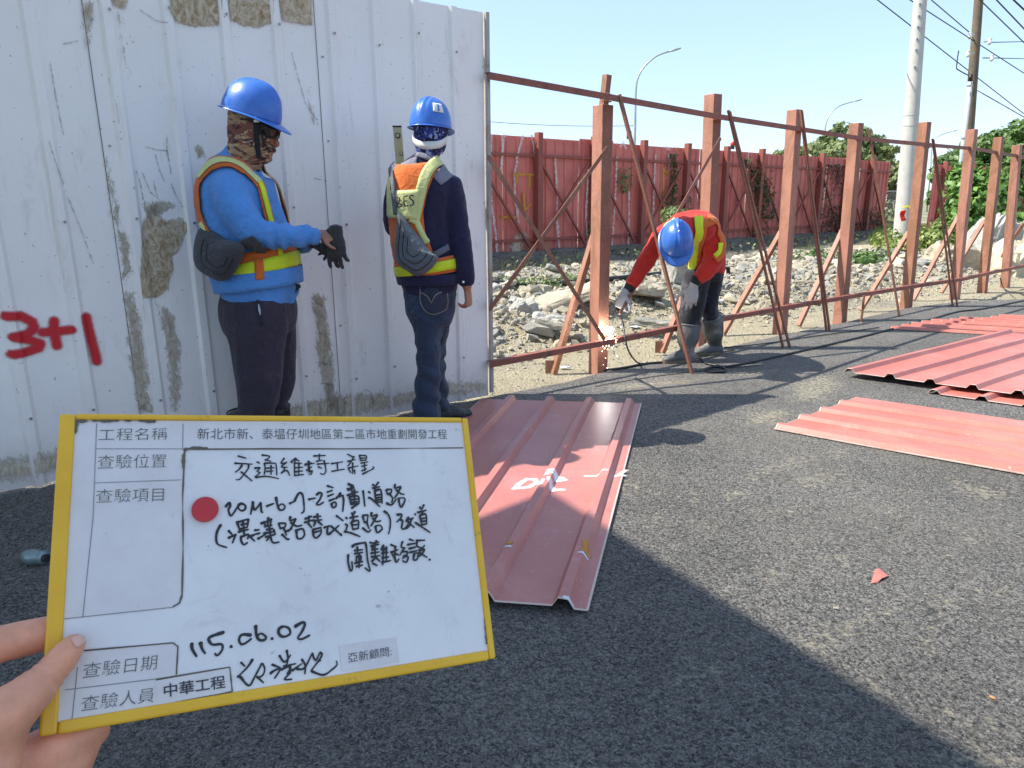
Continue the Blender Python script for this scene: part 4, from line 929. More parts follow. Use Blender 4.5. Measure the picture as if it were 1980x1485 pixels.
# yoke, vest
patch(b2,[(772,326),(775,318),(790,310)],[(808,322),(806,312),(808,302)],.004,M['greycloth'],'shoulder_yoke',p2,nu=8,nv=6,Y=Y2)
patch(b2,[(834,340),(845,330),(858,318)],[(852,358),(872,344),(882,332)],.004,M['greycloth'],'shoulder_yoke',p2,nu=8,nv=6,Y=Y2)
ribbon(b2,[A(806,302,Y2-.06),A(828,303,Y2-.08),A(848,304,Y2-.06)],.03,.006,M['greycloth'],'collar',p2,n=3)
cb=lambda pts:[cast(tb2,x,y,0,Y2)[0] for x,y in pts]
patch(tb2,[(770,322),(758,345),(753,380),(750,418),(757,440),(757,480),(768,515)],[(852,314),(838,340),(826,372),(818,410),(822,450),(838,490),(848,515)],.012,M['orange'],'vest_back',p2,nu=14,nv=20,Y=Y2,wob=.006)
ribbon(tb2,cb([(846,312),(826,335),(814,370),(806,410),(800,432)]),.050,.019,M['paleband'],'vest_stripe',p2,n=4)
ribbon(tb2,cb([(760,340),(757,380),(757,418)]),.035,.019,M['paleband'],'vest_stripe',p2,n=3)
ribbon(tb2,cb([(806,425),(812,440),(826,470)]),.028,.019,M['paleband'],'vest_stripe',p2,n=3)
patch(tb2,[(760,370),(758,395),(757,420)],[(812,367),(809,395),(806,424)],.021,M['paleband'],'name_patch',p2,nu=10,nv=8,Y=Y2)
za=A(825,535,Y2-.13).z;zb=A(825,503,Y2-.13).z;c2_=T2[2][0]
belt(tb2,c2_,za,zb,.013,M['orange'],'vest_waist',p2,tilt=(.02,0));zh=A(825,552,Y2-.13).z;belt(tb2,c2_,zh,zh+.05,.016,M['navy'],'jacket_hem',p2,nv=4);belt(tb2,c2_,za+.014,za+.062,.019,M['lime'],'vest_band',p2,tilt=(.02,0),nv=3)
for S in ([(772,382),(774,400)],[(772,382),(777,383),(778,388),(773,391)],[(773,391),(780,393),(781,398),(774,400)],[(785,380),(786,398)],[(785,380),(791,379)],[(785,389),(790,388)],[(786,398),(792,397)],[(801,379),(796,378),(795,383),(800,388),(801,394),(795,397)]):
    ribbon(tb2,cb(S),.006,.0255,M['dark_text'],'printed_letter',p2,n=1,thick=.001)
bp=[A(768,408,Y2-.16),A(782,422,Y2-.17),A(805,452,Y2-.18),A(836,490,Y2-.18),A(850,497,Y2-.16),A(836,518,Y2-.18),A(808,535,Y2-.18),A(786,524,Y2-.18),A(768,510,Y2-.17),A(763,480,Y2-.16),A(766,445,Y2-.16)]
bag,bb,bc=puffy('sling_bag',bp,Y2,.042,M['bagg'],None);tag(bag,'light grey sling bag across the back of the worker in navy','bag')
zips(bag,bb,bc,[bp[k] for k in (0,10,9,8,7,6,5,4)],(.30,.55,.78))
ribbon(tb2,cb([(832,496),(846,488),(862,478)]),.03,.022,M['bagg'],'bag_strap',p2,n=2)
ribbon(tb2,cb([(766,322),(766,350),(768,385),(771,415)]),.026,.026,M['bagg'],'bag_strap',p2,n=2)
m=MB();c=A(896,545,Y2-.095);m.tube([c,c+Vector((0,-.004,0))],.006,10);m.build('cuff_button',M['white_pl'],p2)
# spirit level
lv0=A(775,330,Y2+.20);lv1=A(768,246,Y2+.20);lv0=lv0-(lv1-lv0)*1.2
e=empty('spirit_level',lv0,'yellow-beige spirit level held upright behind the left shoulder of the man in navy','spirit level')
ax=(lv1-lv0).normalized();m=MB();m.obox((lv0+lv1)/2,Vector((.021,0,0)),Vector((0,.011,0)),ax*(lv1-lv0).length/2);M['level']=plain('level_alloy',(.50,.42,.22),.4,.1,.15);m.build('level_body',M['level'],e,bevel=.002)
m=MB();m.obox(lv1+ax*.003,Vector((.022,0,0)),Vector((0,.012,0)),ax*.004);m.build('end_cap',M['black'],e)
for px,py,nm in((769,262,'round_vial'),(776,297,'square_vial')):
    q=A(px,py,Y2+.188);m=MB()
    m.tube([q+Vector((0,.002,0)),q+Vector((0,-.003,0))],.014 if nm[0]=='r' else .012,4 if nm[0]=='s' else 14);m.build(nm,M['dark_text'],e);m=MB();m.tube([q+Vector((0,-.003,0)),q+Vector((0,-.0045,0))],.009,4 if nm[0]=='s' else 14);m.build('vial_glass',M['level'],e)
# ---------------------------------------------------------------- welder bending down
Y3=5.45
p3=empty('person',Vector((1.52,5.55,0)),'bending welder in red shirt, blue hard hat and lime-striped vest cutting at the post foot','person')
T3=[RG(1334,1400,528,Y3+.16,.13),RG(1332,1402,505,Y3+.15,.15),RG(1322,1398,476,Y3+.06,.16),RG(1306,1392,452,Y3-.06,.15),(A(1334,440,Y3-.18),.185,.12),(A(1322,444,Y3-.28),.10,.08),(A(1314,450,Y3-.34),.06,.06)]
torso3=MB();torso3.loft(T3,(1,0,0),n=32,sub=6)
sl=MB();sl.v=list(torso3.v);sl.f=list(torso3.f);sl.mi=list(torso3.mi)
sl.loft([(A(1304,444,Y3-.16),.085,.08),(A(1282,457,Y3-.20),.078,.07),(A(1262,485,Y3-.24),.066,.062),(A(1240,520,Y3-.27),.060,.056),(A(1220,552,Y3-.30),.047,.047)],(1,0,0),n=20,sub=5)
sl.loft([(A(1362,448,Y3-.14),.085,.08),(A(1380,470,Y3-.18),.082,.072),(A(1380,500,Y3-.20),.074,.068),(A(1366,525,Y3-.22),.062,.06),(A(1348,541,Y3-.23),.048,.048)],(1,0,0),n=20,sub=5)
sh=remesh(sl,.0105,5,lambda v:wr(v,.008,8,5,21)+.004*noise.noise(v*24));b3=bvh(sh)
body=MB();body.loft([(k[0],k[1]*.86,k[2]*.86) for k in T3],(1,0,0),n=26,sub=5)
body.loft([(A(1316,450,Y3-.33),.06,.06),(A(1310,462,Y3-.42),.075,.085),(A(1308,468,Y3-.50),.07,.08),(A(1308,478,Y3-.54),.045,.05)],(1,0,0),n=20,sub=4)
body.loft([(A(1304,444,Y3-.16),.06,.06),(A(1262,485,Y3-.24),.05,.05),(A(1218,555,Y3-.30),.03,.03)],(1,0,0),n=16,sub=4)
body.loft([(A(1362,448,Y3-.14),.06,.06),(A(1380,500,Y3-.20),.05,.05),(A(1346,545,Y3-.23),.03,.03)],(1,0,0),n=16,sub=4)
for (a,b,c) in (((1352,530,Y3+.12),(1336,605,Y3+.02),(1334,632,Y3+.02)),((1372,530,Y3+.17),(1374,600,Y3+.14),(1376,625,Y3+.14))):
    body.loft([(A(*a),.055,.055),(A(*b),.04,.04),(A(*c),.028,.028)],(1,0,0),n=16,sub=4)
place(remesh(body,.0085,3),'body',M['skin'],p3);place(sh,'shirt',M['redshirt'],p3)
tr=MB();tr.loft([RG(1334,1398,500,Y3+.17,.13),RG(1330,1399,520,Y3+.17,.14),RG(1330,1396,545,Y3+.14,.13)],(1,0,0),n=26,sub=4)
tr.loft([RG(1322,1374,530,Y3+.10,.10),RG(1318,1368,560,Y3+.06,.10),RG(1316,1362,590,Y3+.02,.095),RG(1314,1354,615,Y3+.0,.075),RG(1318,1350,638,Y3+.01,.055)],(1,0,0),n=20,sub=5)
tr.loft([RG(1352,1398,530,Y3+.18,.10),RG(1354,1392,565,Y3+.16,.10),RG(1355,1386,595,Y3+.13,.09),RG(1360,1390,612,Y3+.14,.07),RG(1366,1387,630,Y3+.14,.045)],(1,0,0),n=20,sub=5)
place(remesh(tr,.0105,5,lambda v:wr(v,.008,9,5,33)),'trousers',M['blacktr'],p3)
# boots: near foot points left, far foot points left too
boot(p3,M['bootg'],G(1330,703)+Vector((0,.06,0)),Vector((-.95,-.25,0)),A(1333,628,Y3+.0),r=.085)
boot(p3,M['bootg'],G(1386,687)+Vector((-.01,.05,0)),Vector((-.9,-.35,0)),A(1377,613,Y3+.13),r=.082)
h3=helmet(p3,A(1307,466,Y3-.50),Vector((.02,-.55,-.83)),Vector((-.05,-.80,.60)),1.0,peak=.04)
cb=lambda pts:[cast(b3,x,y,0,Y3)[0] for x,y in pts]
patch(b3,[(1352,421),(1345,450),(1338,480),(1337,508)],[(1392,428),(1366,440),(1356,490),(1348,515)],.010,M['orange'],'vest_front',p3,nu=10,nv=12,Y=Y3)
ribbon(b3,cb([(1350,420),(1349,440),(1343,470),(1341,500),(1338,522)]),.066,.017,M['lime'],'vest_stripe',p3,n=5)
patch(b3,[(1300,478),(1308,496),(1325,512)],[(1335,478),(1337,495),(1338,520)],.010,M['orange'],'vest_front',p3,nu=8,nv=8,Y=Y3)
ribbon(b3,cb([(1306,424),(1292,436),(1284,452)]),.045,.012,M['paleband'],'vest_stripe',p3,n=3)
ribbon(b3,cb([(1368,422),(1388,438),(1396,462),(1394,490),(1382,502)]),.06,.012,M['orange'],'vest_edge',p3,n=4)
ribbon(b3,cb([(1392,470),(1390,485),(1382,496)]),.035,.018,M['lime'],'vest_stripe',p3,n=3)
ribbon(b3,cb([(1300,480),(1312,498),(1332,520)]),.02,.016,M['lime'],'vest_stripe',p3,n=2)
for (c,d) in ((A(1214,562,Y3-.30),Vector((-.5,-.1,-.85))),(A(1343,549,Y3-.23),Vector((-.4,0,-.9)))):
    m=MB();m.loft([(c-d*.05,.044,.044),(c,.038,.036)],(1,0,0),n=16,sub=3);m.build('cuff',M['strap'],p3,smooth=True)
mg=MB();hand(mg,A(1207,568,Y3-.31),Vector((-.35,-.15,-.9)),Vector((.4,.3,-.3)),thumb=1,size=1.22,curl=(50,45,30),tcurl=25);place(remesh(mg,.006,3),'work_glove',M['gloveg'],p3)
mg=MB();hand(mg,A(1341,555,Y3-.24),Vector((-.18,-.05,-1)),Vector((.2,1,0)),thumb=-1,size=1.25,curl=(12,12,12),tcurl=15,spread=5);place(remesh(mg,.006,3),'work_glove',M['gloveg'],p3)
# welding torch, cable and arc
tp=A(1194,598,Y3-.30);arc=A(1178,641,5.03)
e=empty('welding_holder',tp,'black welding electrode holder in the welder\'s grey glove','welding torch')
m=MB();m.tube([tp+Vector((.05,0,.05)),tp,tp+(arc-tp)*.12],[.014,.02,.017],10);m.build('handle',M['black'],e,smooth=True)
m=MB();m.tube([tp+(arc-tp)*.1,arc],.003,6);m.build('electrode',M['steel'],e)
em=emit('arc_light',(1.0,.95,.90),60);em2=emit('spark_glow',(1,.7,.45),9)
m=MB()
for k in range(26):
    a=random.uniform(0,2*PI);b=random.uniform(-.5,1.3);L=random.uniform(.012,.045);d=Vector((math.cos(a)*math.cos(b),-abs(math.sin(a))*.5,math.sin(b)));m.tube([arc,arc+d*L],[.004,.0006],5)
m.loft([(arc+Vector((0,0,-.026)),.010,.010),(arc,.026,.024),(arc+Vector((0,0,.030)),.010,.010)],(1,0,0),n=12,sub=3)
m.build('welding_arc',em,origin=arc,label='white-hot welding arc at the joint of post and lower rail',cat='spark',kind='stuff')
m=MB()
for k in range(46):
    q=arc+Vector((random.gauss(-.0,.03),random.uniform(-.03,.0),-abs(random.gauss(.0,.12))+.04));s=random.uniform(.0012,.0035);m.tube([q,q+Vector((random.gauss(0,.002),0,-s*2))],[s,s*.5],5)
m.build('sparks',em2,origin=arc,label='orange sparks falling past the foot of the first post',cat='spark',kind='stuff')
# ================================================================ THE HELD BOARD
KB=.2/.215
BTL=EYE+(Vector((-.3289754,.4948804,1.07240218))-EYE)*KB;BTR=EYE+(Vector((-.04277423,.64335815,1.02192644))-EYE)*KB;BBL=EYE+(Vector((-.30289756,.38062818,.89179579))-EYE)*KB
BU=(BTR-BTL).normalized();BV=(BBL-BTL);BV=(BV-BU*BV.dot(BU)).normalized();BN=-(BU.cross(BV));BW=(BTR-BTL).length;BH=(BBL-BTL).length
def bpx(x,y):
    p=onplane(x,y,BTL,BN)-BTL;return (p.dot(BU),p.dot(BV))
def BP(u,v,h=0):return BTL+BU*u+BV*v+BN*h
M['board']=None
t=NT('whiteboard_face');c=t.mix(t.mr(t.noise(16,5),.35,.65),(.72,.675,.655),(.79,.745,.72));c=t.mix(t.math('MULTIPLY',t.mr(t.noise(90,3,.6),.70,.74),.6),c,(.28,.26,.26));c=t.mix(t.math('MULTIPLY',t.mr(t.noise(24,9,.8,dist=1.2),.54,.72),.42),c,(.42,.39,.35));t.col(c);t.rough(.35);M['board']=t.m
t=NT('board_label_paper');c=t.mix(t.mr(t.noise(22,6,.7),.35,.65),(.66,.595,.57),(.74,.68,.655));c=t.mix(t.math('MULTIPLY',t.mr(t.noise(120,4,.6),.68,.74),.5),c,(.35,.3,.27));t.col(c);t.rough(.6);M['paper']=t.m
t=NT('yellow_board_frame');c=t.mix(t.mr(t.noise(20,6),.3,.7),(.78,.40,.012),(.86,.49,.022));c=t.mix(t.math('MULTIPLY',t.mr(t.noise(45,8,.75),.62,.70),.7),c,(.12,.08,.05));t.col(c);t.rough(.42);M['yellow']=t.m
M['ink']=plain('marker_ink',(.018,.014,.016),.4,var=.3);M['print']=plain('printed_text',(.13,.12,.12),.7,var=.1);M['printbold']=plain('printed_bold',(.06,.05,.06),.7,var=.1)
M['magnet']=plain('red_magnet',(.56,.025,.03),.35,var=.1);M['grime']=plain('edge_grime',(.16,.13,.10),.9,var=.4);M['line']=plain('ruled_line',(.30,.28,.28),.8,var=.2)
bd=empty('inspection_board',BTL,'white construction site board with yellow frame, Chinese writing and red dot, held in a hand','board')
fw=.0115;ft=.0022
m=MB();m.obox(BP(BW/2,BH/2,-.002),BU*(BW/2-.004),BV*(BH/2-.004),BN*.0018);m.build('panel',M['board'],bd)
def rail(u0,v0,u1,v1,w):
    a=BP(u0,v0);b=BP(u1,v1);t=(b-a).normalized();s=t.cross(BN)
    m=MB();m.obox((a+b)/2-BN*.0012,t*(b-a).length/2,s*w/2,BN*.0034);return m.build('frame_edge',M['yellow'],bd,bevel=.0016)
rail(.0048,.0005,.0048,BH-.0005,.0092);rail(.0096,.0022,BW-.006,.0022,.0042);rail(BW-.0028,.0005,BW-.0028,BH-.0005,.0056);rail(.0096,BH-.0038,BW-.0058,BH-.0038,.0074)
def flat(name,px,mat,h,th=.0002,uv=None,parent=None,inset=0):
    P=uv or [bpx(*p) for p in px];m=MB();n=len(P)
    m.v=[BP(u,v,h) for u,v in P]+[BP(u,v,h-th) for u,v in P]
    m.f=[tuple(range(n))[::-1],tuple(range(n,2*n))]+[(i,(i+1)%n,n+(i+1)%n,n+i) for i in range(n)];m.mi=[0]*len(m.f);return m.build(name,mat,parent or bd)
def pen(name,strokes,w,mat,h=.0004,parent=None,stuff=True,taper=True,wob=.12,straight=False):
    m=MB()
    if straight: strokes=[[a,b] for S in strokes for a,b in zip(S,S[1:])]
    for S in strokes:
        if len(S)<2:continue
        C=resample([Vector((u,v,0)) for u,v in S],.0009) if len(S)>2 else [Vector((*S[0],0)).lerp(Vector((*S[1],0)),i/4) for i in range(5)]
        N=len(C);L=[];Rr=[]
        for i,c in enumerate(C):
            t=(C[min(i+1,N-1)]-C[max(i-1,0)]);t=t.normalized() if t.length>1e-8 else Vector((1,0,0));s=Vector((-t.y,t.x,0))
            k=i/(N-1);ww=w*(.5+wob*noise.noise(c*300))*(1-.35*k if taper else 1)*(1.15 if k<.15 and taper else 1)
            L.append(c+s*ww);Rr.append(c-s*ww)
        c0=C[0]-(C[1]-C[0]).normalized()*w*.4;c1=C[-1]+(C[-1]-C[-2]).normalized()*w*.3
        b=len(m.v);m.v+=[BP(q.x,q.y,h) for q in L]+[BP(q.x,q.y,h) for q in Rr]+[BP(c0.x,c0.y,h),BP(c1.x,c1.y,h)]
        m.f+=[(b+i,b+i+1,b+N+i+1,b+N+i) for i in range(N-1)]+[(b,b+N,b+2*N),(b+N-1,b+2*N+1,b+2*N-1)];h+=.0000025
    m.mi=[0]*len(m.f);return m.build(name,mat,parent or bd,kind='stuff' if stuff else None)
# printed label sheets
flat('label_strip',[(146,814),(892,822),(895,866),(354,869),(352,1150),(348,1166),(336,1174),(112,1197)],M['paper'],.0001)
flat('label_sheet',[(150,1254),(334,1243),(344,1250),(342,1307),(300,1314),(304,1368),(88,1402),(100,1290)],M['paper'],.0001)
flat('name_sticker',[(300,1314),(444,1290),(449,1338),(304,1366)],M['paper'],.00035)
flat('name_sticker',[(655,1249),(766,1232),(772,1280),(661,1298)],M['paper'],.00025)
bl=lambda *P:[bpx(*p) for p in P]
pen('ruled_lines',[bl((187,819),(180,1000),(160,1194)),bl((354,820),(353,868)),bl((186,868),(352,868)),bl((182,934),(350,928)),bl((112,1198),(336,1174)),bl((126,1334),(300,1313)),bl((150,1290),(139,1394))],.0005,M['line'],h=.00045,taper=False,straight=True)
pen('grime_line',[bl((354,869),(520,868),(700,868),(895,866)),bl((357,872),(353,960),(354,1060),(352,1150),(347,1166),(335,1173)),bl((163,1258),(334,1243),(344,1250),(341,1304)),bl((302,1314),(444,1290),(449,1337),(340,1358)),bl((88,1402),(300,1370),(560,1326),(941,1262))],.0010,M['grime'],h=.0005,taper=False,wob=.5,straight=True)
pen('grime_line',[bl((146,815),(250,814),(300,815)),bl((919,1000),(932,1120),(938,1200),(940,1245)),bl((357,870),(380,866),(400,867)),bl((355,880),(354,905)),bl((815,1288),(838,1281)),bl((894,1276),(897,1266)),bl((105,1345),(98,1395),(94,1410)),bl((148,815),(146,840))],.0021,M['grime'],h=.0009,taper=True,wob=.8)
# thumb smears
def cjk(s,BLp,BRp,TLp,mat,name,off=0,h=.0006,fill=True):
    cu=bpy.data.curves.new('t','FONT');cu.body=s;cu.size=1;cu.offset=off;cu.resolution_u=3
    o=bpy.data.objects.new('t',cu);col.objects.link(o);dg=bpy.context.evaluated_depsgraph_get();me=bpy.data.meshes.new_from_object(o.evaluated_get(dg));bpy.data.objects.remove(o)
    if not me.vertices:return
    xs=[v.co.x for v in me.vertices];ys=[v.co.y for v in me.vertices];x0,x1,y0,y1=min(xs),max(xs),min(ys),max(ys)
    b=Vector((*bpx(*BLp),0));r=Vector((*bpx(*BRp),0))-b;t_=Vector((*bpx(*TLp),0))-b
    for v in me.vertices:
        q=b+r*((v.co.x-x0)/(x1-x0))+t_*((v.co.y-y0)/(y1-y0));v.co=BP(q.x,q.y,h)-BTL
    me.materials.clear();me.materials.append(mat);o=link(name,me,bd);o['kind']='stuff';return o
cjk('工程名稱',(190,853),(323,850),(192,829),M['print'],'printed_heading',-.012)
cjk('新北市新、泰塭仔圳地區第二區市地重劃開發工程',(381,850),(864,849),(382,828),M['print'],'printed_project_name',-.004)
cjk('查驗位置',(188,907),(321,904),(190,880),M['print'],'printed_heading',-.012)
cjk('查驗項目',(185,973),(316,969),(187,946),M['print'],'printed_heading',-.012)
cjk('查驗日期',(159,1312),(302,1294),(163,1282),M['print'],'printed_heading',-.012)
cjk('查驗人員',(156,1376),(297,1357),(160,1346),M['print'],'printed_heading',-.012)
cjk('中華工程',(317,1349),(436,1330),(316,1323),M['printbold'],'printed_stamp',.012,.0008)
cjk('亞新顧問:',(673,1282),(757,1268),(672,1263),M['print'],'printed_stamp',0,.0007)
# marker handwriting, stroke by stroke (survey coordinates of each line)
HA=[[(685,125),(775,150)],[(650,205),(845,215)],[(730,225),(700,270),(655,305)],[(800,215),(800,260),(740,340),(700,385),(665,385)],[(720,300),(780,350),(840,400)],
[(950,115),(1035,130),(985,180)],[(985,165),(1050,185)],[(895,190),(925,205)],[(870,260),(930,255),(895,295),(930,310),(870,355)],[(880,362),(1000,350),(1135,375)],[(975,205),(985,260),(975,330)],[(975,205),(1080,205),(1105,220),(1115,340)],[(1000,260),(1085,255)],[(1000,295),(1075,290)],[(1050,230),(1050,330)],
[(1195,150),(1160,205),(1205,200)],[(1220,195),(1165,245),(1230,250)],[(1200,250),(1190,300)],[(1190,290),(1160,320)],[(1165,310),(1225,285),(1255,340)],[(1325,150),(1270,190),(1290,200)],[(1325,150),(1310,200),(1310,340)],[(1310,205),(1390,205)],[(1320,255),(1400,250)],[(1320,300),(1400,290)],[(1310,340),(1410,330)],[(1360,200),(1355,330)],[(1330,165),(1362,182)],[(1425,215),(1500,200)],[(1460,180),(1468,300),(1495,295)]]
HA2=[[(550,685),(590,640),(600,680),(580,720),(605,785),(640,750),(690,670)],[(690,670),(720,650),(765,670),(765,710),(725,730),(690,700),(690,672)],[(850,630),(838,700),(825,770)],[(850,635),(870,720),(935,640)],[(935,640),(945,740),(960,745)],[(1000,680),(1080,650)],[(1105,580),(1120,660),(1145,720),(1190,715),(1205,680),(1170,655),(1130,680)],[(1255,650),(1310,625)],[(1310,625),(1340,560),(1370,530),(1400,560),(1415,680),(1410,740),(1385,755)],
[(495,885),(455,960),(445,1040),(465,1100),(560,1135)],[(580,950),(620,990)],[(580,1030),(660,990)],[(660,990),(625,1085)],[(670,860),(800,820)],[(680,870),(700,930)],[(800,825),(790,900)],[(700,935),(790,910)],[(740,850),(750,920)],[(720,885),(790,870)],[(690,965),(800,935)],[(750,940),(755,1000)],[(720,1010),(720,1060),(750,1105),(790,1080)],[(720,1020),(800,990),(790,1040)],[(800,1000),(870,1065)],[(830,1010),(900,980)],
[(870,945),(920,940)],[(905,1040),(990,990)],[(900,985),(930,975)],[(940,870),(1060,830)],[(1020,805),(1010,900)],[(970,850),(990,900)],[(1050,820),(1040,900)],[(980,905),(1060,890)],[(1000,940),(1070,925)],[(970,980),(1090,960)],[(1030,900),(1040,1000),(1000,1060)],[(990,1020),(1100,990)],[(1040,1000),(1070,1080),(1140,1075)],[(1080,940),(1095,980)],
[(1135,870),(1150,920)],[(1135,870),(1210,870),(1200,915)],[(1150,925),(1200,915)],[(1190,920),(1220,1000)],[(1170,990),(1230,1045),(1250,1040)],[(1210,960),(1280,930)],[(1265,795),(1260,840),(1320,815)],[(1320,820),(1290,890),(1240,960)],[(1270,860),(1330,900),(1390,890)],[(1330,960),(1340,1030),(1390,1035),(1425,990)],[(1320,950),(1400,930),(1420,990)]]
HB=[[(50,225),(160,205)],[(100,185),(105,290),(135,285),(120,330),(95,320)],[(70,285),(130,245)],[(150,125),(280,120)],[(215,105),(210,170)],[(180,185),(245,170)],[(190,215),(320,205)],[(265,175),(285,290),(255,330),(225,315)],[(200,245),(240,262)],[(345,210),(470,190)],[(410,205),(415,285)],[(350,295),(490,270)],
[(525,105),(590,140)],[(525,185),(610,165)],[(595,130),(555,200),(525,240)],[(530,260),(640,235)],[(580,200),(580,320)],[(535,270),(560,310)],[(600,280),(605,325)],[(655,115),(665,175)],[(655,120),(730,125),(725,175)],[(665,175),(725,172)],[(660,150),(720,148)],[(670,205),(750,190)],[(680,240),(740,225)],[(710,200),(715,290)],[(680,290),(735,265)],[(690,325),(815,260),(800,245)]]
HB2=[[(95,605),(170,590)],[(180,555),(215,530),(240,545),(215,610),(180,655),(210,665),(260,635)],[(300,455),(365,475)],[(300,525),(355,505)],[(305,570),(370,545)],[(320,620),(400,590)],[(345,650),(360,695),(395,680),(390,635),(345,650)],[(400,585),(470,560)],[(440,560),(445,530),(400,600)],[(470,560),(480,620),(470,740)],
[(530,435),(590,460),(530,510)],[(520,490),(600,480)],[(560,440),(580,560)],[(520,560),(640,520)],[(540,580),(640,570),(650,650)],[(550,610),(640,600)],[(560,640),(640,630)],[(545,580),(560,660)],[(560,660),(650,650)],[(600,500),(600,660)],[(570,700),(650,650)],[(695,510),(715,680)],
[(800,440),(830,460)],[(865,415),(825,470)],[(800,480),(880,465)],[(830,480),(820,520)],[(755,520),(775,535)],[(755,585),(790,600),(880,685)],[(825,520),(835,640)],[(825,515),(890,500),(905,650)],[(830,560),(895,550)],[(835,590),(900,580)],[(838,615),(905,605)],[(840,640),(905,630)],
[(950,500),(960,540)],[(950,500),(1010,495),(1000,540)],[(960,545),(1005,535)],[(985,545),(1020,590),(1010,640)],[(955,645),(1010,665),(1060,600)],[(1050,440),(1045,480),(1110,460)],[(1110,470),(1070,550),(1040,590)],[(1060,500),(1110,540),(1150,550)],[(1085,590),(1100,670),(1120,690),(1155,620),(1150,590),(1090,590)],
[(55,820),(130,790)],[(50,860),(150,830)],[(100,790),(90,870)],[(90,870),(130,920)],[(150,800),(230,790)],[(190,765),(200,850)],[(140,840),(240,830)],[(170,850),(150,900)],[(200,850),(245,890)],[(140,940),(150,1010),(180,1030),(230,980),(230,930)],[(140,940),(230,915)],[(150,970),(230,950)],
[(265,915),(330,895)],[(305,900),(300,990),(330,990)],[(320,990),(430,890)],[(400,785),(475,840)],[(340,900),(400,950),(460,1005),(450,985)],
[(570,755),(590,790)],[(605,740),(575,790)],[(550,810),(640,790)],[(505,805),(520,820)],[(500,880),(520,890),(505,950)],[(490,960),(560,975),(660,1015)],[(565,860),(580,930)],[(565,855),(640,840),(640,930)],[(570,890),(640,880)],[(580,935),(645,925)],[(590,800),(580,850)],
[(690,790),(710,860)],[(690,785),(745,780),(740,840)],[(710,860),(745,845)],[(735,860),(760,930)],[(690,920),(750,965),(780,940)],[(790,750),(785,790),(850,770)],[(850,780),(810,850),(780,900)],[(800,810),(840,850),(890,840)],[(830,900),(850,970),(905,930),(880,890),(830,900)],
[(925,735),(970,770),(995,840),(990,930),(975,985)],[(1070,775),(1120,770),(1110,810),(1065,855)],[(1090,830),(1130,840),(1120,920),(1150,930),(1190,880)],[(1195,800),(1165,850)],[(1175,830),(1250,810)],[(1230,820),(1200,900),(1170,930)],[(1185,850),(1260,915)],
[(1320,690),(1340,720)],[(1365,665),(1340,720)],[(1295,750),(1390,725)],[(1265,765),(1275,780)],[(1270,860),(1300,880),(1435,970)],[(1320,790),(1340,880)],[(1320,785),(1385,770),(1395,880)],[(1325,820),(1390,810)],[(1335,850),(1395,840)],[(1340,885),(1395,875)],[(1350,740),(1345,780)],
[(575,1130),(600,1105),(700,1085),(725,1100),(745,1280),(770,1395),(715,1360)],[(530,1215),(530,1300),(555,1395),(575,1370),(570,1290)],[(630,1130),(635,1200)],[(600,1170),(690,1160)],[(600,1205),(690,1190)],[(620,1240),(670,1230),(660,1290),(620,1290),(620,1240)],[(600,1310),(690,1290)],[(650,1200),(650,1360)],[(620,1345),(690,1330)],
[(770,1080),(800,1090)],[(800,1090),(870,1075)],[(840,1060),(830,1110)],[(780,1120),(870,1100)],[(790,1160),(860,1150)],[(820,1110),(830,1240)],[(780,1200),(870,1185)],[(800,1130),(795,1170)],[(785,1240),(880,1225)],[(790,1290),(850,1230)],[(830,1240),(880,1290)],[(800,1310),(850,1335)],[(920,1110),(890,1160)],[(920,1130),(910,1330)],[(900,1160),(960,1150)],[(900,1200),(970,1190)],[(900,1250),(980,1240)],[(900,1300),(1000,1280)],[(950,1130),(950,1290)],
[(1000,1105),(1060,1130)],[(1000,1190),(1080,1160)],[(1050,1120),(1040,1240),(1010,1200)],[(1040,1200),(1090,1220)],[(1040,1240),(1060,1300),(1090,1260)],[(1130,1070),(1115,1130),(1160,1140)],[(1150,1140),(1100,1220)],[(1120,1180),(1190,1190),(1130,1260)],[(1140,1230),(1190,1240),(1170,1300),(1130,1280)],
[(1205,1045),(1250,1060)],[(1185,1105),(1270,1090)],[(1200,1150),(1280,1130)],[(1210,1190),(1290,1170)],[(1260,1200),(1250,1270),(1290,1265),(1300,1200),(1260,1200)],[(1280,1060),(1375,1055)],[(1290,1060),(1290,1120),(1350,1140),(1370,1110)],[(1310,1170),(1370,1155),(1340,1210),(1300,1240)],[(1310,1190),(1400,1245)],[(1424,1268),(1436,1274)]]
HC=[[(125,385),(130,450),(180,535)],[(225,375),(245,450),(280,500)],[(495,255),(330,315),(340,380),(380,400),(470,395),(480,450),(440,510),(410,525),(395,500)],[(576,418),(590,428)],[(810,290),(720,280),(680,310),(675,360),(700,395),(750,380),(815,330)],[(865,180),(875,290),(910,345),(965,345),(985,310),(930,270),(880,300)],[(1050,326),(1066,336)],[(1180,190),(1140,210),(1130,260),(1160,300),(1210,305),(1265,270),(1250,210),(1190,185)],[(1320,190),(1410,140),(1435,165),(1400,250),(1355,320),(1400,335),(1490,290)]]
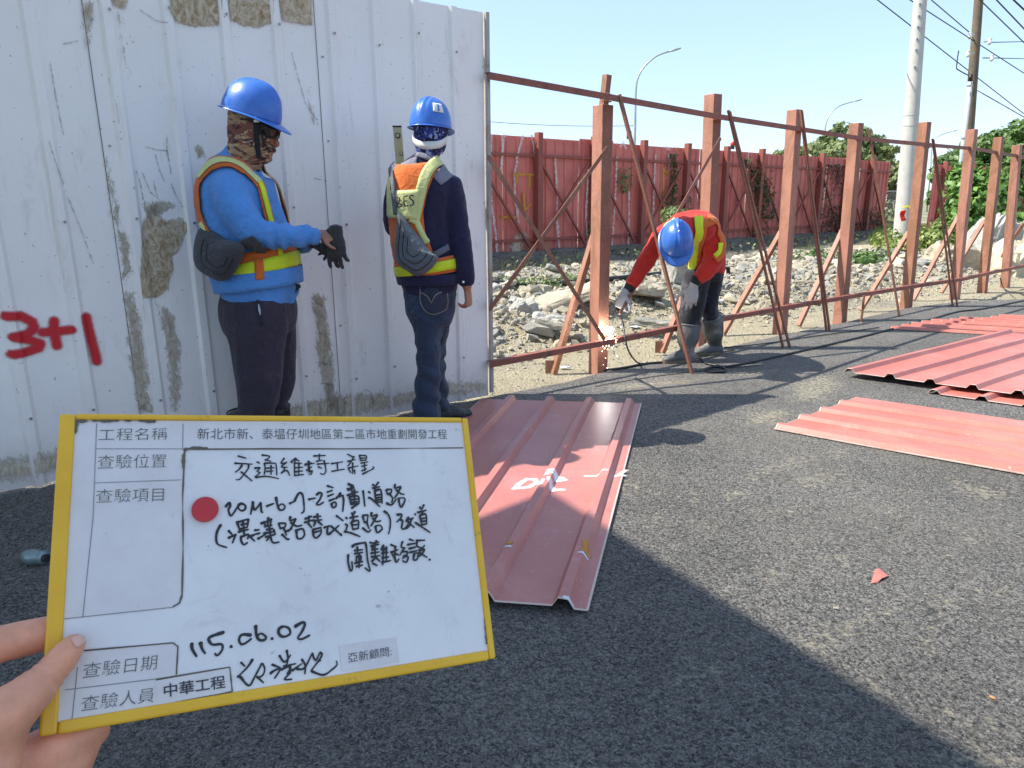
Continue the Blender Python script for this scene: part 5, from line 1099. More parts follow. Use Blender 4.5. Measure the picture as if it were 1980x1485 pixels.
HD=[[(695,605),(740,650)],[(830,570),(770,660),(660,770)],[(655,770),(690,775),(750,850),(800,870),(850,780),(920,650),(940,615),(970,680),(950,750),(900,780)],[(880,770),(955,840)],[(1055,630),(1150,665)],[(1035,735),(1080,700),(1150,680),(1085,790)],[(1140,525),(1200,600),(1270,520)],[(1225,465),(1240,560),(1220,640)],[(1190,650),(1330,620)],[(1160,690),(1270,650),(1230,740)],[(1260,640),(1265,720),(1200,800),(1285,800)],[(1290,700),(1400,620)],[(1400,570),(1440,640),(1435,740)],[(1340,680),(1430,670),(1520,500)],[(1520,500),(1560,580),(1610,490)],[(1610,490),(1630,530),(1510,700)],[(1580,600),(1620,580)],[(1510,705),(1650,750),(1760,680),(1810,630),(1800,590)]]
def cv(S,ox,oy,k):return [[bpx(ox+x*k,oy+y*k) for x,y in s] for s in S]
ka=260/1485;kb=280/1599;kc=330/1980
pen('handwriting',cv(HA,340,860,ka)+cv(HB,580,860,kb),.00135,M['ink'],h=.0005)
pen('handwriting',cv(HA2,340,860,ka)+cv(HB2,580,860,kb),.0018,M['ink'],h=.0005)
pen('handwritten_date',cv(HC,350,1180,kc),.0021,M['ink'],h=.0005)
pen('signature',cv(HD,350,1180,kc),.0016,M['ink'],h=.0005)
cu_,cv_=bpx(396,986);Pm=[(cu_+.0088*math.cos(2*PI*k/40),cv_+.0088*math.sin(2*PI*k/40)) for k in range(40)]
mg=empty('round_magnet',BP(cu_,cv_),'round red magnet on the white board left of the second handwritten line','magnet')
flat('magnet_disc',None,M['magnet'],.0030,.0028,uv=Pm,parent=mg)
# ================================================================ HAND HOLDING THE BOARD
def C3(x,y,Z):return EYE+ray(x,y)*Z
def BD(x,y,h):   # point at height h above the board plane
    p=onplane(x,y,BTL,BN);d=ray(x,y).normalized();return p-d*(h/abs(d.dot(BN)))
hp=empty('hand_person',C3(-60,1500,.42),'left hand of the person behind the camera gripping the board corner, thumb in front','hand')
hp.name='person'
m=MB();HX=BU
m.loft([(C3(-420,1950,.36),.036,.030),(C3(-230,1740,.375),.034,.028),(C3(-120,1600,.385),.040,.028),(C3(-62,1500,.393),.034,.024),(C3(-28,1430,.398),.0265,.020),(C3(8,1385,.402),.0200,.0160),(BD(48,1350,.0155),.0142,.0130),(BD(80,1318,.0130),.0112,.0108),(BD(98,1298,.0120),.0108,.0104),(BD(122,1270,.0108),.0102,.0092),(BD(144,1246,.0092),.0092,.0076),(BD(157,1231,.0078),.0056,.0048)],(.6,0,.8),n=26,sub=5)
# index and the other fingers pass behind the board
def fing(pts,rs): m.tube(resample([Vector(p) for p in pts],.006),[rs[0]+(rs[1]-rs[0])*i/60 for i in range(len(resample([Vector(p) for p in pts],.006)))] ,14)
def behind(x,y,h):
    p=onplane(x,y,BTL,BN);d=ray(x,y).normalized();return p+d*(h/abs(d.dot(BN)))
m.loft([(C3(-230,1480,.40),.030,.026),(C3(-150,1340,.412),.022,.020),(C3(-60,1268,.425),.0135,.0135),(behind(20,1241,.009),.0118,.0115),(behind(105,1222,.013),.0115,.0105),(behind(180,1212,.012),.0105,.0095),(behind(222,1206,.011),.0065,.0060)],(0,0,1),n=18,sub=5)
m.loft([(C3(-150,1540,.41),.026,.024),(C3(-40,1520,.42),.020,.018),(behind(50,1475,.016),.0165,.0150),(behind(130,1440,.016),.0150,.0130),(behind(205,1398,.016),.0090,.008)],(0,0,1),n=18,sub=5)
m.loft([(C3(-120,1600,.405),.030,.026),(C3(-10,1600,.42),.020,.018),(behind(90,1530,.020),.0165,.0155),(behind(140,1470,.018),.0140,.0120),(behind(172,1432,.017),.0085,.008)],(0,0,1),n=18,sub=5)
def skinfold(v):
    k=.0005*noise.noise(v*90)+.0009*noise.noise(v*38);
    q=(v-BD(98,1300,.012)).length;ax=(BD(140,1255,.01)-BD(58,1350,.014)).normalized();s=(v-BD(100,1296,.012)).dot(ax)
    if q<.020: k-=.0014*math.exp(-(s/.0016)**2)+.0011*math.exp(-((s+.0048)/.0015)**2)+.0008*math.exp(-((s-.0045)/.0014)**2)
    return k
hm=remesh(m,.0021,7,skinfold);bhd=bvh(hm);place(hm,'hand',M['skinpale'],hp)
M['nail']=plain('thumb_nail',(.76,.42,.32),.3,var=.05)
patch(bhd,[(137,1233),(141,1244),(148,1254)],[(155,1226),(162,1234),(165,1242)],.0006,M['nail'],'thumb_nail',hp,nu=8,nv=8,Y=.4,thick=.0006)
# ================================================================ RUBBLE
def chunk(seed,flat_=.6,n=15,jag=1.0):
    r=random.Random(seed);bm=bmesh.new()
    for i in range(n):
        v=Vector((r.gauss(0,1),r.gauss(0,1),r.gauss(0,1))).normalized()*r.uniform(.75,1.0)
        v=Vector((max(-.75,min(.75,v.x)),max(-.7,min(.7,v.y)),max(-.7,min(.7,v.z))*flat_));bm.verts.new(v*.62)
    bmesh.ops.convex_hull(bm,input=bm.verts);bmesh.ops.delete(bm,geom=[v for v in bm.verts if not v.link_faces],context='VERTS')
    me=bpy.data.meshes.new('rubble');bm.to_mesh(me);bm.free();return me
def along(w,s):return F0+FD*s-FN*w
rr=random.Random(11)
cm=[chunk(k,rr.uniform(.45,.9)) for k in range(12)]
for k,me in enumerate(cm):me.materials.append(M['rock'] if k%3 else M['rockgrey'])
def inview(p):
    v=p-EYE;z=v.dot(FW);return z>0 and 900<CX+F*v.dot(RT)/z<2020
cnt=0
while cnt<285:
    s=rr.uniform(-.3,10.5);wv=rr.triangular(.5,5.6,2.0) if s<5.5 else rr.triangular(.8,6.5,3.2)
    dens=.5+.9*noise.noise(Vector((s*.8,wv*.8,4)))
    if rr.random()>dens+.25:continue
    p=along(wv,s)
    if not inview(p):continue
    sz=rr.choice((.05,.06,.07,.08,.10,.12,.15,.20))*(1 if wv>1.0 else .6)*(1+.05*s)
    o=link('broken_concrete',cm[rr.randrange(12)]);o.location=(p.x,p.y,soil_h(p.x,p.y)+sz*.22);o.scale=(sz*rr.uniform(.8,1.5),sz*rr.uniform(.8,1.3),sz*rr.uniform(.6,1));o.rotation_euler=(rr.uniform(-.5,.5),rr.uniform(-.5,.5),rr.uniform(0,6.28))
    tag(o,'pale angular lump of broken concrete in the rubble behind the steel frame','rubble','broken concrete lumps behind the steel frame');cnt+=1
# small stones: real pieces joined, nobody could count them
m=MB();proto=[]
for k in range(8):
    me=chunk(50+k,.7,9);proto.append(([v.co.copy() for v in me.vertices],[tuple(p.vertices) for p in me.polygons]));bpy.data.meshes.remove(me)
def pebbles(n,sf,wf_,szf,name,label,mats,seed):
    r=random.Random(seed);m=MB();c=0;tries=0
    while c<n and tries<n*20:
        tries+=1
        s=sf(r);wv=wf_(r);p=along(wv,s)
        if not inview(p):continue
        sz=szf(r);q=Matrix.Rotation(r.uniform(0,6.28),3,'Z')@Matrix.Rotation(r.uniform(-1,1),3,'X');vs,fs=proto[r.randrange(8)]
        b=Vector((p.x,p.y,soil_h(p.x,p.y)+sz*.12));m.add([b+(q@v)*sz for v in vs],fs,r.randrange(len(mats)));c+=1
    m.build(name,mats,label=label,cat='rubble',kind='stuff')
pebbles(21000,lambda r:r.uniform(-.5,12),lambda r:r.triangular(.5,7,2.2),lambda r:r.choice((.02,.025,.03,.035,.045,.06)),'crushed_rubble','crushed pale concrete and stones heaped behind the frame',[M['rock'],M['rockgrey']],3)
pebbles(3200,lambda r:r.uniform(-.4,12),lambda r:r.triangular(.8,6.5,2.4),lambda r:r.choice((.07,.09,.11,.14)),'broken_rubble','mixed broken concrete pieces filling the rubble bank',[M['rock'],M['rockgrey']],8)
pebbles(2600,lambda r:r.uniform(-.3,12),lambda r:abs(r.gauss(0,.9))+.05,lambda r:r.choice((.008,.012,.016,.022)),'gravel','loose pebbles on the sand under the steel frame',[M['rock'],M['rockgrey']],5)
# distinct slabs and boulders
def slab(px,Y,L,Wd_,T,rot,label,cat='concrete slab',mat='rock',seed=0,dz=0,name='concrete_slab',sub=2):
    p=A(px[0],px[1],Y);bm=bmesh.new();bmesh.ops.create_cube(bm,size=1)
    bmesh.ops.subdivide_edges(bm,edges=bm.edges,cuts=9,use_grid_fill=True)
    for v in bm.verts:
        c=v.co;k=noise.noise(Vector((c.x*1.5+seed,c.y*1.5,c.z)));k2=noise.noise(Vector((c.x*5+seed,c.y*5,c.z*3)))
        k3=noise.noise(Vector((c.x*11+seed,c.y*11,c.z*7)));cr_=abs(c.x)*2,abs(c.y)*2,abs(c.z)*2;ed=sum(1 for q in cr_ if q>.98)
        sh=1-(.10+.14*abs(k2))*max(0,ed-1)
        v.co=Vector((c.x*L*(1+.28*k)*sh,c.y*Wd_*(1+.4*k)*sh,c.z*T*(1+.35*k2)))+Vector((k2,k,k2))*.10*min(L,Wd_,T*2)+Vector((k3,k3*.6,k3))*.05*min(L,Wd_,T*2)
    me=bpy.data.meshes.new(name);bm.to_mesh(me);bm.free();me.materials.append(M[mat]);o=link(name,me);o.location=p+Vector((0,0,dz));o.rotation_euler=rot;tag(o,label,cat);return o
slab((1098,575),7.1,.80,.40,.10,(.10,-.28,.10),'large yellowish slab of broken concrete tilted left of the first post',seed=1)
slab((1010,603),6.9,.30,.26,.20,(.2,.3,.5),'grey block of concrete near the white hoarding end',seed=2,mat='rockgrey')
slab((1068,622),6.3,.34,.22,.09,(.1,.1,-.2),'flat grey slab leaning under the yellowish slab',seed=3,mat='rockgrey')
slab((1245,563),7.6,.42,.30,.10,(-.1,.15,.4),'flat broken slab behind the welder\'s outstretched arm',seed=4)
slab((1268,625),6.6,.42,.16,.06,(0,.1,-.15),'thin dark slab behind the electrode cable',seed=5,mat='rockgrey')
slab((1318,517),8.6,.34,.30,.42,(.1,.1,.3),'upright grey boulder just left of the welder\'s legs','boulder',seed=6,mat='rockgrey',name='boulder')
slab((1480,600),7.9,.4,.25,.14,(.1,-.2,.3),'rough lump left of the third post, half in sand','boulder',seed=7,name='boulder')
slab((1915,470),13.2,.62,.6,.85,(.1,.2,.3),'tall grey boulder between the last posts at right','boulder',seed=8,mat='rockgrey',name='boulder')
slab((1968,505),12.2,.95,.7,.5,(.05,-.2,.2),'broad pale boulder at the right border of the picture','boulder',seed=9,name='boulder')
slab((1970,470),14.5,.8,.7,.6,(0,.2,.9),'pale boulder heaped behind the broad one at the right border','boulder',seed=10,name='boulder')
slab((1850,500),12.5,.9,.6,.35,(.1,.1,.2),'low pale rock left of the tall grey boulder','boulder',seed=11,name='boulder')
slab((1735,505),12.8,.7,.5,.3,(.1,.1,.7),'grey rock at the foot of the weeds by the concrete pole','boulder',seed=12,mat='rockgrey',name='boulder')
# bits of litter and weeds in the rubble
M['litterw']=plain('litter_white',(.7,.72,.75),.5);M['litterb']=plain('litter_blue',(.1,.3,.6),.5)
for k,(x,y,mt_,lb) in enumerate(((1092,705,'litterw','crumpled clear bag by the lower rail left of the first post'),(1228,640,'litterw','scrap of white paper behind the electrode cable'),(1152,700,'litterb','blue bottle cap in the sand near the first post'),(1430,600,'litterw','white plastic scrap in the rubble right of the welder'))):
    p=G(x,y);me=chunk(300+k,.35,10);me.materials.append(M[mt_]);o=link('litter',me);z_=soil_h(p.x,p.y);o.location=(p.x,p.y,z_+.02);sz=.03 if 'cap' in lb else .09;o.scale=(sz*1.3,sz,sz*.6);tag(o,lb,'litter')
# ================================================================ PLANTS
def leaves(m,cen,rad,n,size,r,shell=.55,mi=0,droop=0,clump=0):
    cl=[]
    if clump:
        for k in range(clump):
            d=Vector((r.gauss(0,1),r.gauss(0,1),r.gauss(0,1))).normalized()*r.uniform(.45,1);cl.append((Vector((d.x*rad[0],d.y*rad[1],d.z*rad[2])),r.uniform(.22,.42)))
    for k in range(n):
        d=Vector((r.gauss(0,1),r.gauss(0,1),r.gauss(0,1))).normalized()
        if clump:
            c0,cr_=cl[r.randrange(clump)];q=r.uniform(.3,1)**.5;p=cen+c0+Vector((d.x*rad[0],d.y*rad[1],d.z*rad[2]*.8))*cr_*q
        else:
            q=r.uniform(shell,1);p=cen+Vector((d.x*rad[0],d.y*rad[1],d.z*rad[2]))*q
        nn=(d+Vector((r.uniform(-.8,.8),r.uniform(-.8,.8),r.uniform(-.3,1.0)))).normalized();t=nn.orthogonal().normalized();t=(Matrix.Rotation(r.uniform(0,6.28),3,nn)@t);b=nn.cross(t);s=size*r.uniform(.6,1.25)
        m.add([p-t*s*.5,p+b*s*.28-nn*s*.05,p+t*s*.5-Vector((0,0,droop*s)),p-b*s*.28-nn*s*.05],[(0,1,2,3)],mi)
def tree(px,Y,H_,crowns,label,leaf='leaf1',size=.28,n=2600,seed=1,clump=26,cat='tree',name='tree',trunk=.18,zb=-.2):
    r=random.Random(seed);base=A(px[0],px[1],Y);base=Vector((base.x,base.y,zb));e=empty(name,base,label,cat)
    mt=MB();tip=base+Vector((r.uniform(-.3,.3),0,H_*.8));mt.tube(resample([base,base.lerp(tip,.4)+Vector((.1*trunk*5,0,0)),tip],.5),[trunk*(1-.7*i/12) for i in range(len(resample([base,base.lerp(tip,.4),tip],.5))+4)][:len(resample([base,base.lerp(tip,.4)+Vector((.1*trunk*5,0,0)),tip],.5))],9)
    for (cx_,cy_,cY,rx,rz) in crowns:
        c=A(cx_,cy_,cY);st=base.lerp(tip,.55);mt.tube(resample([st,st.lerp(c,.5)+Vector((0,0,.2)),c],.4),[trunk*.4]*len(resample([st,st.lerp(c,.5)+Vector((0,0,.2)),c],.4)),7)
        for k in range(4):
            d=Vector((r.uniform(-1,1)*rx,r.uniform(-1,1)*rx,r.uniform(-.3,1)*rz))*.8;mt.tube([c,c+d*.5+Vector((0,0,.1)),c+d],[trunk*.22,trunk*.15,trunk*.05],6)
    mt.build('trunk',M['bark'],e,smooth=True)
    m=MB()
    for (cx_,cy_,cY,rx,rz) in crowns:
        leaves(m,A(cx_,cy_,cY),(rx,rx,rz),n,size,r,clump=clump)
    m.build('crown',M[leaf],e,kind='stuff')
    return e
tree((1640,380),32,5.5,[(1640,270,32,1.3,.65),(1690,292,32.5,1.0,.65),(1578,292,33,1.1,.45),(1535,298,33,.8,.32),(1612,300,31,1.5,.5)],'bushy green tree showing above the old red hoarding between the third and fourth posts',size=.30,n=1150,seed=2,leaf='leaf3')
tree((1722,420),29,3.4,[(1722,352,29,.62,.85),(1712,400,29,.7,.8),(1738,330,30,.45,.45),(1730,420,28,.8,.5)],'slender green tree left of the pale concrete pole',size=.2,n=1100,seed=3,trunk=.09,leaf='leaf3')
tree((1880,420),36,5,[(1860,318,36,1.5,1.1),(1905,300,36,1.4,1.1),(1880,355,35,1.8,1.2)],'feathery dark tree behind the wooden pole',size=.34,n=1800,seed=4,leaf='leaf1')
tree((1965,420),34,6,[(1950,300,34,1.7,1.2),(1985,285,34,1.4,1.1),(1940,345,33,1.6,1.1),(2020,300,35,2.4,2)],'dark green tree at the right border above the red hoarding',size=.34,n=1900,seed=5,leaf='leaf1')
def shrub(name,label,blobs,leaf,size,n,seed,clump=0,cat='shrub',droop=.2,stems=6,Hs=1.2):
    r=random.Random(seed);c0=A(*blobs[0][:3]);base=Vector((c0.x,c0.y,-.05));e=empty(name,base,label,cat)
    mt=MB()
    for k in range(stems):
        b=blobs[k%len(blobs)];c=A(*b[:3])+Vector((r.uniform(-.5,.5)*b[3],0,r.uniform(-.2,.5)*b[4]));f_=base+Vector((r.uniform(-.15,.15),r.uniform(-.15,.15),0));mt.tube([f_,f_.lerp(c,.5)+Vector((r.uniform(-.1,.1),0,.1)),c],[.02,.014,.006],6)
    mt.build('stem',M['bark'],e,kind='stuff')
    m=MB()
    for b in blobs: leaves(m,A(*b[:3]),(b[3],b[3]*.8,b[4]),n,size,r,shell=.35,droop=droop,clump=clump)
    m.build('foliage',M[leaf],e,kind='stuff');return e
shrub('broad_leaved_shrub','big bright green shrub with broad leaves among the last posts',[(1885,400,17,.80,.85),(1935,405,17,.55,.75),(1860,350,17.5,.36,.42),(1850,440,16.5,.34,.32),(1905,360,17.5,.55,.45)],'leaf2',.19,850,6)
shrub('climbing_shrub','dark creeper covering the right end of the short red hoarding',[(1850,340,18,.22,.35),(1846,400,18,.25,.6),(1836,430,17.5,.3,.4)],'leaf1',.13,700,8)
shrub('weed_clump','yellow-green weeds at the foot of the short red hoarding',[(1800,465,15,.5,.3),(1815,450,15.5,.25,.3)],'grass',.12,500,9)
shrub('weed_clump','low dark green weeds between the third and fourth posts',[(1690,500,12.5,.55,.18),(1665,505,12,.45,.14),(1615,520,11.5,.4,.16),(1585,500,13,.7,.26)],'leaf1',.085,700,10)
shrub('weed_clump','small weeds just left of the pale pole, near the grassy gap',[(1725,470,14,.4,.3),(1745,480,13.5,.35,.2)],'grass',.09,500,12)
shrub('weed_clump','green weed growing on the old hoarding above the helmet of the welder',[(1296,412,12.2,.18,.12),(1312,428,11.5,.28,.25),(1300,450,11.2,.25,.3)],'leaf3',.075,420,13)
shrub('weed_clump','sparse weeds on the bank left of the first post near the black pipe',[(1045,548,9.0,.35,.10),(1110,540,9.6,.3,.10),(985,545,9.2,.3,.09)],'leaf3',.06,220,16)
shrub('weed_clump','bright tuft by the right border beneath the far hoarding',[(1960,425,15,.5,.2)],'leaf2',.13,300,15)
# bank of dry weeds at the foot of the old hoarding
m=MB();r=random.Random(5)
Lh=(q1-RF0).length
for k in range(9500):
    s=r.uniform(1.5,Lh);p=RF0+RD*s+RN*abs(r.gauss(.55,.55));h_=(.20+.22*noise.noise(Vector((s*.6,1,1))))*r.uniform(.4,1.3);d=Vector((r.gauss(0,.5),r.gauss(0,.5),1)).normalized()
    p.z=soil_h(p.x,p.y);t=d.orthogonal().normalized()*.014;m.add([p-t,p+t,p+d*h_],[(0,1,2)],0 if r.random()<.72 else 1)
for k in range(3500):
    s=r.uniform(1.5,Lh);p=RF0+RD*s+RN*abs(r.gauss(.5,.5));p.z=soil_h(p.x,p.y)+r.uniform(.02,.26);leaves(m,p,(.03,.03,.03),1,.09,r,mi=0 if r.random()<.6 else 1)
m.build('dry_weeds',[M['dryleaf'],M['leaf3']],label='band of grey-brown dry weeds along the foot of the old red hoarding',cat='weeds',kind='stuff')
M['darkbank']=plain('dark_bank_earth',(.15,.14,.12),.95,var=.35,vs=3,bump=.8,bs=14,bd=.05,dirt=(.2,.18,.13))
m=MB();ns=90
for i in range(ns+1):
    p=RF0+RD*(Lh*1.0*i/ns);k=noise.noise(p*.7)
    for j,(a,z) in enumerate(((-.25,.34),(.12,.30),(.7+.2*k,.20+.05*k),(1.3+.3*k,.10+.04*k),(2.2+.4*k,.0),(2.9+.4*k,-.14))):
        q=p+RN*a;m.v.append(Vector((q.x,q.y,max(-.1,soil_h(q.x,q.y))*.7+z-.02+.03*noise.noise(q*3))))
m.f=[(i*6+j,i*6+j+1,(i+1)*6+j+1,(i+1)*6+j) for i in range(ns) for j in range(5)];m.mi=[0]*len(m.f)
m.build('earth_bank',M['darkbank'],smooth=True,kind='structure')
# ivy on the old hoarding
for (a,lb,n,mt,seed) in ((((1292,300,1300,440),(1280,380,1330,470)),'dry creeper hanging on the red hoarding right of the first beacon',500,'ivy',1),
      (((1435,310,1475,480),(1450,330,1490,420)),'brown-green creeper on the red hoarding left of the third post',800,'ivy',2),
      (((1575,320,1640,490),(1590,400,1650,500)),'thick brown creeper on the red hoarding between third and fourth posts',1400,'ivybrown',3),
      (((1660,400,1700,480),(1670,420,1702,470)),'green creeper near the right end of the long red hoarding',500,'ivy',4),
      (((1190,320,1215,360),(1195,340,1205,370)),'little creeper tuft on the red hoarding right of the first post',90,'leaf3',5),
      (((1130,415,1150,450),(1135,430,1148,452)),'small weed on the red hoarding left of the first post',70,'leaf3',6)):
    r=random.Random(seed);m=MB();base=None
    cs=[(r.uniform(0,1),r.uniform(0,1)) for k in range(14)]
    for k in range(n):
        b=a[k%2];cx_,cy_=cs[r.randrange(14)];x=lerp(b[0],b[2],min(1,max(0,cx_+r.gauss(0,.13))));y=lerp(b[1],b[3],min(1,max(0,cy_+r.gauss(0,.1))))
        u,z=rpx(x,y)
        if z<0 or z>2.5:continue
        p=RS(u,z)+RN*r.uniform(.0,.12);leaves(m,p,(.02,.02,.02),1,.085,r,droop=.3)
        if k%12==0:m.tube([p,p+Vector((r.gauss(0,.1),0,0))+RD*r.gauss(0,.15)+Vector((0,0,-.25))],.006,4)
        base=p if base is None else base
    m.build('climbing_plant',M[mt],origin=Vector((base.x,base.y,0)),label=lb,cat='creeper',kind='stuff')
# bright grass in the gap by the pole
m=MB();r=random.Random(6)
for k in range(7000):
    p=A(r.uniform(1690,1800),452,r.uniform(16,27));p.z=0;h_=r.uniform(.15,.5);d=Vector((r.gauss(0,.35),r.gauss(0,.3),1)).normalized();t=Vector((1,0,0))*.02;m.add([p-t,p+t,p+d*h_],[(0,1,2)])
m.build('tall_grass',M['grass'],label='bright tall grass in the gap between the two red hoardings',cat='grass',kind='stuff')
# ================================================================ POLES, LAMPS, WIRES
def lamp(px0,py0,Y,bend,label,r0=.07):
    b=A(px0,py0,Y);b=Vector((b.x,b.y,-.2));e=empty('street_lamp',b,label,'street lamp')
    pts=[b]+[A(x,y,Y) for x,y in bend];P=[pts[0]]+resample(pts[1:],.3);m=MB();N=len(P);m.tube(P,[r0*(1.3 if i==0 else 1-.5*i/N) for i in range(N)],8);m.build('pole',M['galv'],e,smooth=True)
    t=P[-1];d=(P[-1]-P[-2]).normalized();m=MB();m.loft([(t-d*.05,.06,.04),(t+d*.25,.14,.06),(t+d*.55,.10,.035)],(0,1,0),n=12,sub=3);m.build('lamp_head',M['galv'],e,smooth=True)
lamp(1227,255,40,[(1228,250),(1229,190),(1231,160),(1238,140),(1252,122),(1272,107),(1296,99)],'tall curved street lamp above the red hoarding, nearest of three')
lamp(1592,300,58,[(1591,298),(1594,262),(1598,236),(1608,217),(1625,204),(1652,196)],'second curved street lamp, rising out of the bushy tree')
lamp(1803,330,85,[(1800,320),(1801,295),(1804,276),(1812,265),(1825,259),(1842,254)],'farthest curved street lamp behind the dark brown post')
m=MB();b=A(1747,450,16);b.z=-.1;t=A(1789,-120,16);N=14
m.tube([b.lerp(t,i/N) for i in range(N+1)],[.185-.075*i/N for i in range(N+1)],20)
pe=empty('concrete_pole',b,'pale round concrete utility pole with a red and yellow cloth tied low','utility pole');m.build('pole_shaft',M['concrete'],pe,smooth=True)
ax=(t-b).normalized()
for (x,y) in ((1786,11),(1784,34),(1781,55),(1780,78),(1777,99),(1773,132)):
    p=A(x,y,16);k=(p-b).dot(ax);c=b+ax*k;rr_=.185-.075*k/(t-b).length;f_=(EYE-c);f_.z=0;f_.normalize();m=MB();c=c+f_*(rr_)+Vector((0,0,0));m.tube([c,c+f_*.02],.03,10);m.build('climbing_socket',M['galv'],pe)
    m=MB();m.tube([c+f_*.021,c+f_*.024],.013,8);m.build('socket_hole',M['black'],pe)
for y in (223,243):
    p=A(1762,y,16);k=(p-b).dot(ax);c=b+ax*k;rr_=.186-.075*k/(t-b).length;m=MB();m.tube([c-ax*.01,c+ax*.01],rr_+.004,20);m.build('strap_band',M['grey'],pe)
# cloth on the pole
M['redcloth']=cloth('red_cloth',(.65,.02,.015),fold=.4);M['yellowcloth']=cloth('yellow_cloth',(.75,.62,.02),fold=.4)
ce=empty('tied_cloth',A(1752,410,15.75),'red and yellow cloth strip tied round the pale pole','cloth')
for nm,a,c_ in (('red_strip',[(1747,408),(1745,418),(1747,428)],'redcloth'),('yellow_strip',[(1747,402),(1755,398),(1763,404)],'yellowcloth')):
    m=MB();P=resample([A(x,y,15.72) for x,y in a],.03)
    for i,p in enumerate(P): m.v+=[p+Vector((-.05,.02*math.sin(i),.0)),p+Vector((.05,-.02*math.sin(i*1.4),.02)),p+Vector((-.05,.02*math.sin(i)+.008,.0)),p+Vector((.05,-.02*math.sin(i*1.4)+.008,.02))]
    for i in range(len(P)-1): m.f+=[(4*i,4*i+1,4*i+5,4*i+4),(4*i+2,4*i+6,4*i+7,4*i+3)]
    m.mi=[0]*len(m.f);m.build(nm,M[c_],ce,smooth=True)
b=A(1868,400,20);b.z=-.1;t=A(1897,-60,20);m=MB();m.tube([b.lerp(t,i/10) for i in range(11)],[.15-.05*i/10 for i in range(11)],16)
we=empty('wooden_pole',b,'dark weathered utility pole with grey conduit and cable fittings at upper right','utility pole');m.build('pole_shaft',M['wood'],we,smooth=True);axw=(t-b).normalized()
m=MB();a0=A(1858,320,19.82);a1=A(1876,158,19.82);m.tube([a0-(a1-a0)*.6,a0,a1],.062,12);m.build('conduit',M['grey'],we,smooth=True)
m=MB();a2=A(1877,144,19.82);m.tube([a1,a2],.05,12);m.build('conduit_top',M['black'],we,smooth=True)
for y in (165,266):
    k=(y-320)/(158-320);c=a0.lerp(a1,k);m=MB();m.tube([c-axw*.015,c+axw*.015],.075,12);m.build('conduit_clamp',M['galv'],we)
m=MB();m.tube(resample([A(x,y,19.7) for x,y in((1873,146),(1851,134),(1850,126),(1852,108),(1854,98))],.15),.014,6);m.build('drop_wire',M['black'],we)
for (x0,y0,x1,y1) in ((1884,66,1876,69),(1902,81,1914,80),(1884,102,1872,104),(1900,112,1918,112)):
    m=MB();m.bar(A(x0,y0,19.85),A(x1,y1,19.8),.03,.03);m.build('bracket',M['galv'],we)
    m=MB();c=A(x1,y1,19.8);m.loft([(c+Vector((0,0,-.08)),.03,.03),(c+Vector((0,0,-.03)),.055,.055),(c+Vector((0,0,.03)),.035,.035),(c+Vector((0,0,.07)),.05,.05)],(1,0,0),n=10,sub=2);m.build('insulator',M['white_pl'],we,smooth=True)
for k,(a,c,lb) in enumerate(((((1697,0,17),(1990,228,23)),.0,'lowest of the overhead wires crossing behind both poles'),(((1760,0,18),(1990,148,22)),0,'second overhead wire above the lowest'),(((1801,0,18),(1876,64,20)),0,'short overhead wire ending at the dark pole from the left'),
     (((1895,0,16),(1990,92,18)),0,'overhead wire right of the dark pole top'),(((1927,0,14),(1990,66,15)),0,'steep overhead wire near the top right corner'),(((1960,0,13),(1990,28,13)),0,'overhead wire clipped by the top right corner'),
     (((1914,82,20),(2000,80,30)),0,'upper level wire leaving the dark pole to the right'),(((1918,112,20),(2000,114,30)),0,'lower level wire leaving the dark pole to the right'),(((1890,175,20.3),(1990,232,19)),0,'wire running down right from behind the dark pole'),(((942,235,60),(1225,243,60)),.15,'thin far wire left of the nearest street lamp'),
     (((1768,40,40),(1400,-200,40)),0,'wire leaving the frame above the pale pole'))):
    if k==10:continue
    p=A(*a[0]);q=A(*a[1]);d=q-p;
    if k<2 or 2<k<6:p=p-d*.35
    if k in(0,1,3,4,5,8):q=q+d*.4
    P=[p.lerp(q,i/20)+Vector((0,0,-4*(c if isinstance(c,float) else .0)*(i/20)*(1-i/20))) for i in range(21)]
    m=MB();m.tube(P,.013 if k!=9 else .02,6);m.build('overhead_wire',M['black'],origin=p,label=lb,cat='wire',group='overhead wires')
# beacons on the old hoarding
M['beacon']=plain('red_beacon_lens',(.62,.035,.02),.3,var=.1)
for (x,y,lb) in ((1213,262,'just right of the first post'),(1413,282,'right of the second post'),(1554,290,'right of the third post')):
    u,z=rpx(x,y+4);p=RS(u,z);e=empty('warning_beacon',p,'small red warning beacon on top of the old hoarding '+lb,'beacon','beacons on the old red hoarding')
    m=MB();m.tube([p+Vector((0,0,-.03)),p+Vector((0,0,.05))],.05,12);m.build('beacon_base',M['black'],e)
    m=MB();m.loft([(p+Vector((0,0,.05)),.05,.05),(p+Vector((0,0,.10)),.055,.055),(p+Vector((0,0,.14)),.035,.035)],(1,0,0),n=12,sub=3);m.build('beacon_lens',M['beacon'],e,smooth=True)
